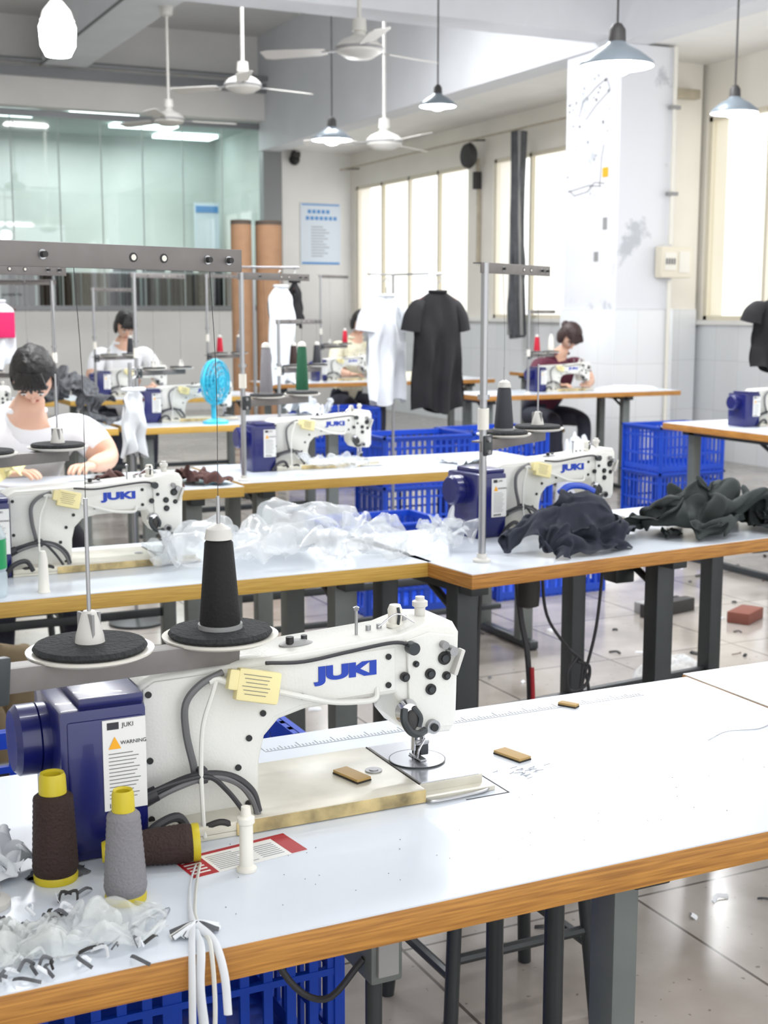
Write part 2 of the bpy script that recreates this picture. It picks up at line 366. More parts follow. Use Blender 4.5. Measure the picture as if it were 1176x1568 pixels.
    vs,fs=text_mesh('JUKI',.007,'txt',.0002); b.b2(-.047,-.034,-.0322,-.0316,.147,.155,'txt')
    b.add(vs,fs,'txt',Matrix.Translation((-.024,-.0322,.151))@TX)
    b.add([(-.046,-.0325,.125),(-.032,-.0325,.125),(-.039,-.0325,.139)],[[0,1,2]],'warny')
    vs,fs=text_mesh('WARNING',.0060,'txt',.0002); b.add(vs,fs,'txt',Matrix.Translation((-.018,-.0322,.131))@TX)
    for i in range(13):
        w=.036*(.75+.25*((i*37)%10)/10); b.b2(-.046,-.046+w,-.0322,-.0316,.119-i*.0042,.1198-i*.0042,'cgrey')
    for i in range(14): b.b2(-.046+i*.0018,-.0452+i*.0018,-.0322,-.0316,.058,.063,'txt')
    b.tube([(.098,.004,.186),(.07,.0,.176),(.052,.0,.155),(.052,.0,.12),(.058,-.004,.085),(.06,-.004,.07)],.0045,'cgrey')
    b.tube([(.088,-.002,.178),(.082,-.006,.165),(.068,-.012,.13),(.063,-.018,.08),(.062,-.025,.03),(.062,-.03,.004)],.0027,'cwhite')
    b.tube([(.0,-.012,.055),(.02,-.014,.065),(.06,-.014,.074),(.10,-.012,.066),(.125,-.014,.045),(.132,-.018,.02)],.0045,'cdark')
    b.tube([(.0,-.010,.048),(.03,-.014,.062),(.075,-.014,.070),(.11,-.012,.056),(.128,-.016,.03),(.13,-.022,.006)],.0045,'cgrey')
    b.tube([(.0,-.016,.062),(.03,-.018,.07),(.07,-.018,.072),(.095,-.014,.05),(.115,-.018,.02),(.12,-.02,.004)],.003,'cdark')
    b.box((.066,-.01,.072),(.012,.016,.018),'cdark',.003)
    b.cyl((-.002,-.012,.055),(.012,-.013,.06),.009,'cdark')
    b.tube([(.165,-.002,.156),(.19,-.004,.148),(.235,.004,.133),(.27,.006,.128),(.295,.008,.128),(.30,.014,.14)],.0035,'cwhite')
    b.tube([(.150,.0,.192),(.20,.004,.187),(.26,.006,.192),(.32,.008,.196),(.345,.006,.19)],.0024,'cdark')
    b.cyl((.343,.008,.188),(.343,-.004,.188),.008,'steeldk')
    R=Matrix.Translation((.136,-.008,.168))@Matrix.Rotation(math.radians(14),4,'Y')@Matrix.Rotation(math.radians(-10),4,'X')
    b.box((0,0,0),(.054,.014,.038),'tag',.004,T=R)
    b.box((-.031,.0,.004),(.014,.012,.024),'tag',.003,T=R)
    for i in range(6): b.box((-.004,-.0075,.012-i*.0045),(.035-.004*(i%3),.0005,.0007),'cgrey',T=R)
    b.tube([(.1,-.002,.176),(.09,.0,.180),(.08,.0,.178)],.004,'cwhite')
    b.b2(.0,.15,-.0,.12,.0,.012,'body',.003)
    b.tube([(.01,-.02,.006),(.03,-.028,.018),(.05,-.022,.01),(.08,-.03,.02),(.10,-.024,.008)],.004,'dark')
    b.tube([(-.02,-.035,.004),(.0,-.04,.03),(.03,-.032,.035),(.045,-.03,.012)],.0055,'cdark')
    return b.mesh()
ME_MACH=machine()
def add_machine(x,y,rz=0,z=.7503): return inst('sewing_machine',ME_MACH,(x,y,z),rz)
add_machine(.385,1.43)
add_machine(.535,3.08)
add_machine(1.83,3.08,math.radians(6))
add_machine(1.81,4.72)
add_machine(2.05,7.05)
add_machine(.85,7.05)
add_machine(5.42,8.5)
add_machine(4.55,10.6)
add_machine(4.78,5.45)
add_machine(2.35,9.3)
b=MB('table_cutout_trim'); 
for (x0,x1,y0,y1) in ((.78,.842,1.385,1.3865),(.8405,.842,1.385,1.585),(.53,.842,1.584,1.5855)): b.b2(x0,x1,y0,y1,.7501,.7506,'dark')
b.build()

# ------------------------------------------------------------------ thread stand
def cone_profile(r0,r1,h): return [(0,0),(r0,0),(r0*1.02,h*.04),(r1,h*.96),(r1*.8,h),(0,h)]
def stand(x,y,ang,ztop,zd,cones,postr=.009,h=.7502,vis='zinc',rs=(.13,.32),ch=.10,slope=0):
    b=MB('thread_stand')
    T=Matrix.Rotation(ang,4,'Z')
    H=ztop-h; D=zd-h
    b.lathe([(0,0),(.022,0),(.022,.006),(.012,.010),(.012,.02),(0,.02)],'fanw')
    b.cyl((0,0,0),(0,0,H),postr,vis)
    b.cyl((0,0,H*.45),(0,0,H*.45+.05),postr*1.5,'plw')
    b.cyl((0,0,H*.55),(0,0,H*.55+.012),postr*1.6,'zinc')
    L=.37
    b.box((L/2-.02,0,H-.012),(L,.004,.025),'barst',.001,T=T)
    b.box((L/2-.02,.010,H-.001),(L,.022,.003),'barst',T=T)
    for r in (.09,.2,.24,.3,.33):
        b.cyl((r,-.0028,H-.012),(r,-.0022,H-.012),.005,'dark' if r in(.2,.24) else 'zinc',T=T,seg=18)
        b.cyl((r,-.008 if r not in(.2,.24) else -.0031,H-.012),(r,-.002,H-.012),.0032,'plw' if r in (.2,.24) else 'dark',T=T,seg=14)
    for r in rs:
        pts=[(r+.008*math.cos(a)*(1),.02+.008*math.sin(a),H-.005-.0012*a) for a in [i*.7 for i in range(12)]]
        b.tube(pts,.001,'chrome',T=T,sub=3)
    SL=rs[1]+.03
    TB=T@Matrix.Translation((0,0,D))@Matrix.Rotation(slope,4,'Y')@Matrix.Translation((0,0,-D))
    b.box((SL/2-.01,0,D-.016),(SL,.005,.026),'barst',.001,T=TB)
    b.box((SL/2-.01,.014,D-.005),(SL,.024,.004),'barst',T=TB)
    b.box((.012,-.004,D-.014),(.04,.012,.05),'steeldk',.004,T=TB)
    for dz in (-.03,.0): b.cyl((.006,-.016,D-.014+dz+.014),(.006,-.004,D-.014+dz+.014),.006,'zinc',T=TB)
    for r,c in zip(rs,cones):
        P=T@Matrix.Translation((r,.012,D-math.sin(slope)*r))
        b.lathe([(0,-.002),(.058,-.002),(.067,.002),(.068,.005),(.06,.004),(0,.004)],'plw',P,40)
        b.lathe([(0,.004),(.058,.004),(.061,.008),(.058,.012),(.02,.013),(0,.013)],'foam',P,40)
        b.cyl((0,0,0),(0,0,.168),.0022,'zinc',T=P,seg=10)
        if c is None:
            b.lathe([(0,.012),(.016,.012),(.015,.02),(.008,.045),(.006,.047),(0,.047)],'fanw',P)
            for i in range(3):
                a=i*2.1; b.box((.009*math.cos(a),.009*math.sin(a),.03),(.003,.012,.03),'fangr',T=P)
        else:
            b.lathe([(0,.012),(.026,.012),(.026,.018),(0,.018)],'fangr',P)
            b.lathe([(r_,z_+.018) for r_,z_ in cone_profile(.0235,.0165,ch)],c,P)
            b.lathe([(0,ch+.018),(.0165,ch+.018),(.014,ch+.030),(.005,ch+.036),(0,ch+.036)],'fanw',P)
        b.tube([(r,.012,D+(.15 if c is None else .13)),(r+.004,.016,(D+.14+H)/2),(r,.02,H-.01)],.0004,'cdark',T=T,seg=4,sub=3)
    return b.build((x,y,h))
stand(.196,1.335,math.radians(21),1.417,.998,(None,'thr_black'),rs=(.140,.320),slope=math.radians(5))
stand(.36,2.90,math.radians(25),1.45,1.04,('thr_green',None))
stand(1.59,2.76,math.radians(32),1.46,1.045,('thr_dk',None))
stand(1.60,4.47,math.radians(25),1.48,1.04,('thr_grey','thr_green'),ch=.16)
stand(1.87,6.85,math.radians(25),1.54,1.04,(None,None))
stand(1.45,6.85,math.radians(155),1.50,1.04,('thr_red',None))
stand(.70,6.88,math.radians(25),1.54,1.04,('thr_green',None))
stand(4.42,10.4,math.radians(25),1.64,1.06,(None,'thr_red'))
stand(5.15,8.3,math.radians(25),1.35,1.04,('thr_red','plw'))
stand(2.2,9.1,math.radians(25),1.5,1.04,(None,'thr_dk'))
stand(2.65,6.82,math.radians(25),1.3,1.04,('thr_brown','thr_dk'))
stand(3.0,9.1,math.radians(25),1.6,1.04,('thr_red','thr_grey'))

# ------------------------------------------------------------------ tables
def table(x0,y0,L,W=.57,rz=0,legs=(.12,),edge='edgey',top='top',round_back=False,legm='steel',name='sewing_table',lw=.03):
    b=MB(name); t=.036
    b.b2(0,L,0,W,.75-t,.7485,edge,.002); b.b2(.001,L-.001,.001,W-.001,.748,.75,top)
    for lx in legs:
        b.b2(lx-lw,lx+lw,.10,.15,.03,.75-t,legm,.004)
        if round_back:
            b.cyl((lx+.055,.34,.0),(lx+.055,.34,.75-t),.014,'steeldk'); b.cyl((lx+.03,.46,.02),(lx+.03,.46,.75-t),.013,'steeldk'); b.tube([(lx+.055,.34,.55),(lx+.02,.15,.70)],.007,'steeldk',sub=1)
        else: b.b2(lx-.025,lx+.025,W-.15,W-.10,.03,.75-t,legm,.004)
        b.b2(lx-.02,lx+.02,.04,W-.04,.005,.035,'steeldk',.004)
        b.b2(lx-.025,lx+.025,.05,W-.05,.75-t-.03,.75-t,'steeldk',.003)
        b.tube([(lx,.14,.62),(lx,.30,.70)],.01,'steeldk',sub=1)
        for yy in (.06,W-.06): b.cyl((lx,yy,0),(lx,yy,.01),.022,'black')
    if len(legs)>1:
        b.b2(legs[0],legs[-1],W-.135,W-.115,.22,.25,'steeldk',.002)
        b.b2(legs[0],legs[-1],.30,.33,.12,.14,'steeldk',.002)
    return b.build((x0,y0,0),rz)
table(.0,1.147,1.385,.575,0,(.10,.925),'edge','top',True,lw=.018)
table(1.39,1.14,1.2,.60,0,(.3,1.05),'edge','topcream')
table(.1,2.80,1.385,.57,math.radians(.5),(.15,1.2))
table(1.49,2.63,1.35,.60,math.radians(6),(.06,.70,1.25),'edge','top',False,'steeldk')
table(.15,4.33,1.40,.57,0,(.15,1.25))
table(1.57,4.41,1.36,.57,0,(.12,1.24))
table(.35,6.78,1.4,.57,0,(.12,1.24))
table(1.80,6.74,1.3,.57,0,(.12,1.18))
table(2.0,9.0,1.4,.57,0,(.12,1.28))
table(.4,9.0,1.5,.57,0,(.12,1.28))
table(4.72,8.22,1.72,.57,math.radians(-1),(.12,1.3),'edge')
table(3.95,10.3,2.1,.57,0,(.12,1.9),'edge')
table(4.5,4.95,1.2,.92,0,(.12,1.1),'edge')
table(6.9,10.9,.9,.57,0,(.1,.8),'edge')

# ------------------------------------------------------------------ items on front table
def spool(r0,r1,h,k,name='thread_spool'):
    b=MB(name)
    b.lathe([(0,0),(r0*.98,0),(r0*1.0,.006),(r0*.9,.010),(0,.010)],'yel')
    pr=[(0,.008),(r0*.95,.008),(r0*1.02,.014)]
    n=26
    for i in range(n+1):
        u=i/n; r=r0*1.02+(r1-r0*1.02)*u; pr.append((r+(.0006 if i%2 else 0),.014+(h-.03)*u))
    pr+=[(r1*.75,h-.012),(0,h-.012)]
    b.lathe(pr,k,None,32)
    b.lathe([(r1*.72,h-.016),(r1*.68,h+.006),(r1*.60,h+.010),(r1*.45,h+.008),(r1*.4,h-.01),(0,h-.012)],'yel')
    return b
z=.7502
spool(.0235,.0205,.108,'thr_brown').build((.272,1.372,z))
spool(.0215,.0165,.108,'thr_grey').build((.326,1.29,z))
o=spool(.021,.018,.095,'thr_brown').build((.425,1.352,z+.0215)); o.rotation_euler=(0,math.radians(-91),math.radians(-12))
b=MB('plastic_thread_peg'); b.lathe([(0,0),(.011,0),(.011,.003),(.0075,.006),(.0075,.052),(.0095,.054),(.0095,.060),(.006,.062),(.005,.072),(0,.073)],'plw'); b.build((.463,1.305,z))
b=MB('leaflet'); b.b2(-.07,.07,-.028,.028,0,.0006,'warn'); b.b2(-.07,-.04,-.028,.028,.0006,.0008,'red'); b.b2(.05,.07,-.028,.028,.0006,.0008,'red')
b.b2(-.07,.07,.022,.028,.0006,.0009,'red')
for i in range(9): b.b2(-.036,.012-.008*(i%3),-.022+i*.0045,-.0210+i*.0045,.0006,.0009,'print')
for i in range(7): b.b2(.018,.045,-.02+i*.005,-.0187+i*.005,.0006,.0009,'print')
for i in range(5): b.b2(-.066,-.046,-.02+i*.008,-.017+i*.008,.0008,.001,'warn')
b.build((.470,1.345,z),math.radians(8))
def tab(x,y,zz,rz,s=1):
    b=MB('wooden_tab'); b.b2(-.025*s,.025*s,-.011*s,.011*s,.002,.0055,'card',.001); b.b2(-.0252*s,.0252*s,-.0112*s,.0112*s,0,.002,'cardside'); b.build((x,y,zz),rz)
tab(.665,1.475,.7686,math.radians(-76),1.0); tab(.915,1.50,z,math.radians(-76),1.0); tab(1.115,1.665,z,math.radians(-60),.6)
b=MB('table_ruler_print')
for i in range(120):
    x=i*.0053; b.b2(x,x+.0012,0,.007+(.006 if i%5==0 else 0)+(.005 if i%10==0 else 0),0,.0003,'print')
b.b2(0,.636,-.004,-.0030,0,.0003,'print'); b.build((.62,1.668,z-.00005))
b=MB('tied_cotton_strips')
b.tube([(.415,1.335,.753),(.395,1.29,.755),(.378,1.24,.756),(.368,1.20,.758),(.362,1.165,.757),(.358,1.141,.754),(.354,1.133,.72),(.357,1.13,.66),(.350,1.135,.60)],[.002,.002,.003,.004,.005,.005,.006,.005],'wcloth',flat=.35)
b.tube([(.42,1.335,.753),(.402,1.29,.755),(.384,1.24,.757),(.372,1.20,.759),(.370,1.165,.758),(.368,1.141,.754),(.368,1.132,.70),(.364,1.13,.64)],.0024,'cwhite',flat=.5)
b.tube([(.362,1.18,.76),(.352,1.15,.755),(.346,1.132,.72),(.345,1.13,.68)],.0045,'wcloth',flat=.3)
b.tube([(.366,1.18,.762),(.374,1.15,.756),(.378,1.133,.73),(.380,1.13,.69)],.004,'wcloth',flat=.3)
for i in range(16):
    a=random.uniform(0,6.28); b.tube([(.366+.026*math.cos(a),1.185+.014*math.sin(a),.7535),(.366,1.182,.763),(.366-.022*math.cos(a+.6),1.186-.013*math.sin(a+.6),.7535)],.0024,random.choice(['wcloth','gcloth','cwhite','wcloth']),flat=.5)
b.build()

def heap(name,cx,cy,zz,rx,ry,h,k,seed=0,rot=0,n=50,fold=1.0,fr=5.0,flatten=.5):
    b=MB(name); vs=[];fs=[]
    for j in range(n+1):
        for i in range(n+1):
            u=i/n*2-1; w=j/n*2-1
            x=u*math.sqrt(1-w*w/2); y=w*math.sqrt(1-u*u/2)
            r=min(1,math.hypot(x,y)); a=math.atan2(y,x)
            e=1+.30*noise.noise(Vector((math.cos(a)*1.6,math.sin(a)*1.6,seed*3.1)))
            p=Vector((x*fr*.4+seed*7,y*fr*.4,seed))
            wv=Vector((noise.noise(p),noise.noise(p+Vector((9,2,1))),0))
            th=seed*1.3; s=abs(math.sin(fr*.9*(x*math.cos(th)+y*math.sin(th))+4*wv.x)); s2=abs(math.sin(fr*1.6*(x*math.cos(th+1)+y*math.sin(th+1))+5*wv.y))
            base=(max(0,1-r**2.2))**flatten
            z_=h*base*(.72+.20*wv.y-.16*(1-s)**2.0-.10*(1-s2)**2)
            vs.append((x*rx*e,y*ry*e,max(.0012,z_)))
    for j in range(n):
        for i in range(n):
            q=j*(n+1)+i; fs.append([q,q+1,q+n+2,q+n+1])
    b.add(vs,fs,k)
    return b.build((cx,cy,zz),rot)
cloth('plastic_film_scrap',.250,1.225,z,.15,.075,.025,'film',1,.2,n=32,grow=.3,dist=.0015)
cloth('plastic_film_scrap',.185,1.185,z,.09,.05,.02,'film',51,.2,n=24,grow=.3,dist=.0015)
cloth('grey_fabric_scraps',.205,1.290,z,.055,.04,.018,'gcloth',2,.1,n=20,grow=.3,dist=.0015)
cloth('white_fabric_scraps',.190,1.43,z,.06,.06,.03,'wcloth',3,0,n=22,grow=.3,dist=.0015)
cloth('grey_fabric_scraps',.258,1.285,z,.05,.025,.012,'gcloth',5,.4,n=20,grow=.3,dist=.0015)
cloth('grey_fabric_scraps',.255,1.455,z,.045,.025,.02,'gcloth',8,.4,n=20,grow=.3,dist=.0015)
b=MB('loose_fabric_strips')
for i in range(260):
    x=random.uniform(.12,.33); y=random.uniform(1.16,1.48); a=random.uniform(0,6.28); L=random.uniform(.010,.028); zz=.7530+random.uniform(0,.005)
    if (x-.272)**2+(y-1.372)**2<.0026 or (x-.326)**2+(y-1.29)**2<.0022 or (x>.235 and y>1.33) or (x-.196)**2+(y-1.335)**2<.0024 or (.19<x<.33 and 1.19<y<1.26): continue
    b.tube([(x,y,zz),(x+L*math.cos(a)*.5,y+L*math.sin(a)*.5,zz+.005),(x+L*math.cos(a+.5),y+L*math.sin(a+.5),zz-.001)],.0018,random.choice(['wcloth','gcloth','gcloth','gcloth','wcloth','dark']),flat=.25,seg=6,sub=3)
b.build()
b=MB('thread_lint')
for i in range(18):
    x=.905+random.gauss(0,.016); y=1.44+random.gauss(0,.009); a=random.uniform(-.5,.9); b.tube([(x,y,z+.0008),(x+.007,y+.004*a,z+.001),(x+.012*math.cos(a),y+.012*math.sin(a),z+.0008)],.0005,'print',seg=4,sub=3)
b.tube([(1.20,1.44,z+.0006),(1.25,1.46,z+.0006),(1.30,1.45,z+.0006),(1.35,1.47,z+.0006)],.0005,'print',seg=4)
b.tube([(.20,1.20,z+.001),(.27,1.19,z+.001),(.31,1.22,z+.001),(.36,1.25,z+.001),(.33,1.20,z+.001)],.0005,'print',seg=4)
for i in range(50):
    x=random.uniform(.4,1.2); y=random.uniform(1.2,1.38); a=random.uniform(0,6.28); b.box((x,y,z+.0004),(random.uniform(.0006,.0015),.0006,.0006),'cgrey',rot=(0,0,a))
b.build()
b=MB('motor_control_box'); b.b2(.600,.640,1.28,1.36,.595,.66,'steel',.004); b.b2(.607,.633,1.275,1.281,.605,.65,'fangr',.002); b.b2(.612,.632,1.30,1.34,.66,.7125,'steeldk')
b.tube([(.60,1.3,.62),(.56,1.32,.57),(.52,1.35,.60),(.50,1.4,.70)],.004,'cdark'); b.cyl((.622,1.32,.60),(.622,1.32,.0),.010,'steeldk'); b.build()
b=MB('foot_pedal'); b.b2(.50,.60,1.40,1.60,.02,.05,'steeldk',.006); b.cyl((.50,1.45,.02),(.60,1.45,.02),.02,'dark'); b.build()

# ------------------------------------------------------------------ cloth on other tables
cloth('clear_plastic_bag',1.07,2.97,.7502,.40,.20,.08,'bag',11,0,n=38,dome=(.15,.07,.075,[(-.05,0,.12,.06,.06),(.10,.01,.09,.05,.09)]),grow=.3)
cloth('clear_plastic_bag',1.29,3.05,.7502,.32,.24,.08,'bag',12,0,n=36,dome=(.12,.06,.12),grow=.3)
cloth('clear_plastic_bag',1.38,2.94,.7502,.20,.14,.05,'bag',43,0,n=28,dome=(.07,.05,.08),grow=.3)
cloth('clear_plastic_bag',1.62,2.99,.7502,.13,.13,.05,'bag',13,math.radians(6),n=28,dome=(.05,.05,.09),grow=.2)
cloth('navy_garment',1.90,2.85,.7502,.38,.20,.07,'navy',14,.1,n=40,dome=(.12,.07,.13,[(-.07,0,.10,.06,.08),(.05,.01,.10,.06,.13)]),grow=.16)
b=MB('blue_knit_cuff'); b.tube([(1.895,2.89,.882),(1.925,2.895,.898),(1.965,2.89,.897),(1.995,2.88,.882)],.010,'crate',flat=.6); b.build()
cloth('dark_green_garment',2.33,2.90,.7502,.38,.22,.09,'green',15,.1,n=38,dome=(.1,.06,.06,[(-.08,0,.08,.06,.06),(.07,.02,.08,.06,.10)]),grow=.3)
cloth('dark_green_garment',2.62,2.94,.7502,.26,.2,.07,'green',16,.1,n=30,dome=(.07,.06,.06),grow=.3)
cloth('dark_green_garment',2.46,2.80,.7502,.12,.08,.02,'green',44,.1,n=20,grow=.3)
cloth('dark_green_garment',2.18,2.77,.7502,.12,.06,.015,'green',17,.1,n=18,grow=.2)
cloth('brown_fabric',1.14,4.46,.7502,.28,.14,.05,'brown',18,n=26,grow=.25)
cloth('brown_fabric',1.41,4.50,.7502,.16,.2,.04,'brown',19,n=22,grow=.25)
cloth('yellow_fabric_pieces',.78,4.50,.7502,.14,.12,.06,'tag',20,n=22,dome=(.04,.04,.08),grow=.3)
cloth('white_fabric_pile',2.62,4.62,.7502,.22,.16,.03,'wcloth',22,n=22)
cloth('clear_plastic_bag',1.93,4.53,.7502,.22,.10,.04,'bag',23,n=24,dome=(.08,.04,.04),grow=.3)
cloth('grey_bundle',1.55,7.08,.7502,.34,.3,.12,'gcloth',21,n=30,dome=(.09,.09,.24),grow=.3,dist=.006)
cloth('white_fabric_pile',2.78,7.08,.7502,.26,.24,.08,'wcloth',26,n=26,dome=(.09,.07,.12),grow=.3,dist=.006)
heap('white_fabric_pile',6.1,8.45,.7502,.26,.12,.05,'wcloth',24,fr=5)
heap('white_fabric_pile',3.12,9.38,.7502,.16,.12,.12,'wcloth',25,fr=6)
heap('white_fabric_pile',5.32,10.5,.7502,.18,.10,.10,'cshirt',27,fr=6)
heap('grey_bundle',1.45,9.25,.7502,.2,.15,.22,'gcloth',35,fr=8)
b=MB('water_bottle'); b.lathe([(0,0),(.028,0),(.031,.006),(.031,.05),(.028,.055),(.031,.06),(.031,.13),(.012,.175),(.012,.19),(0,.19)],'clear'); b.lathe([(.0315,.062),(.0315,.125)],'green_b'); b.lathe([(.0135,.18),(.0135,.198),(0,.198)],'green_b'); b.build((.458,2.86,.7502))
b=MB('plastic_thread_peg'); b.lathe([(0,0),(.014,0),(.012,.006),(.010,.07),(.006,.09),(0,.09)],'plw'); b.build((.565,2.86,.7502))
run_sims()

# ------------------------------------------------------------------ crates
def crate(x,y,zb,L=.58,W=.40,Hh=.30,rz=0):
    b=MB('blue_plastic_crate')
    b.b2(0,L,0,W,0,.012,'crate')
    for (zz,hh) in ((Hh-.03,.03),(Hh-.075,.012),(Hh*.36,.012),(.012,.03)):
        b.b2(-.006,L+.006,-.006,.006,zz,zz+hh,'crate'); b.b2(-.006,L+.006,W-.006,W+.006,zz,zz+hh,'crate')
        b.b2(-.006,.006,0,W,zz,zz+hh,'crate'); b.b2(L-.006,L+.006,0,W,zz,zz+hh,'crate')
    n=14
    for i in range(n+1):
        xx=i*L/n; w=.008 if i%7 else .016
        for yy in (0,W): b.b2(xx-w,xx+w,yy-.004,yy+.004,0,Hh,'crate')
    n=10
    for i in range(n+1):
        yy=i*W/n
        for xx in (0,L): b.b2(xx-.004,xx+.004,yy-.008,yy+.008,0,Hh,'crate')
    b.b2(-.018,L+.018,-.018,-.004,Hh-.012,Hh,'crate'); b.b2(-.018,L+.018,W+.004,W+.018,Hh-.012,Hh,'crate')
    b.b2(-.018,-.004,-.018,W+.018,Hh-.012,Hh,'crate'); b.b2(L+.004,L+.018,-.018,W+.018,Hh-.012,Hh,'crate')
    return b.build((x,y,zb),rz)
crate(.28,1.98,0); crate(.28,1.98,.302)
crate(-.38,2.1,0); crate(-.38,2.1,.302)
crate(3.15,5.3,0); crate(3.45,7.15,0); crate(3.45,7.15,.302); crate(4.1,7.25,0); crate(4.1,7.25,.302,rz=.08)
crate(5.36,7.0,0,.5); crate(5.36,7.0,.302,.5); crate(2.6,5.9,0); crate(3.9,9.4,0); crate(3.9,9.4,.302); crate(2.45,5.25,0)
heap('tan_fabric_bundle',.55,3.92,0,.28,.25,.62,'tan',31,fr=4,flatten=.5)
heap('white_sack',5.08,7.55,0,.16,.16,.72,'wcloth',32,fr=5,flatten=.5)
heap('white_sack',3.05,3.85,0,.16,.12,.12,'bag',33,fr=7)
heap('white_sack',4.1,5.75,0,.2,.15,.12,'wcloth',34,fr=7)
b=MB('brick'); b.b2(-.09,.09,-.05,.05,0,.05,'brick',.005); b.build((3.93,4.50,0),.5)
b=MB('timber_blocks'); b.b2(-.15,.15,-.03,.03,0,.06,'dark',.004); b.b2(-.10,.04,.05,.11,0,.05,'fangr',.004); b.build((3.7,4.75,0),.2)
b=MB('floor_scraps')
for i in range(240):
    x=random.uniform(.8,5.5); y=random.uniform(1.3,6.5); a=random.uniform(0,6.28); L=random.uniform(.01,.06)
    b.tube([(x,y,.003),(x+L*math.cos(a)*.5,y+L*math.sin(a)*.5,.007),(x+L*math.cos(a+.5),y+L*math.sin(a+.5),.003)],random.uniform(.002,.009),random.choice(['wcloth','wcloth','gcloth','dark','brown','black']),flat=.25,seg=6,sub=3)
b.build()
b=MB('pedal_cables')
b.tube([(1.70,2.95,.70),(1.68,2.93,.5),(1.66,2.9,.3),(1.66,2.9,.1),(1.75,2.85,.01)],.005,'cdark')
b.tube([(1.80,2.95,.70),(1.82,2.95,.55),(1.83,2.93,.45),(1.84,2.93,.3),(1.83,2.92,.12),(1.9,2.9,.006)],.008,'cdark')
b.tube([(1.88,2.95,.70),(1.90,2.95,.55),(1.97,2.95,.45),(2.02,2.95,.40),(2.04,2.95,.3),(2.0,2.95,.25),(2.02,2.95,.35),(2.06,2.95,.5),(2.08,2.95,.70)],.0045,'cdark')
b.tube([(2.02,2.95,.40),(2.0,2.95,.2),(2.02,2.95,.05),(2.1,2.95,.006)],.0045,'cdark')
b.tube([(2.0,2.95,.42),(1.97,2.95,.38),(1.98,2.95,.33),(2.03,2.95,.34),(2.04,2.95,.39),(2.0,2.95,.41)],.005,'cdark')
b.tube([(1.835,2.915,.42),(1.838,2.912,.32),(1.832,2.91,.2)],.006,'red')
b.lathe([(0,.0),(.03,.01),(.034,.06),(.028,.12),(0,.13)],'dark',(1.84,2.95,.57)); b.b2(2.10,2.16,2.92,2.98,.62,.70,'steeldk',.004)
b.build()

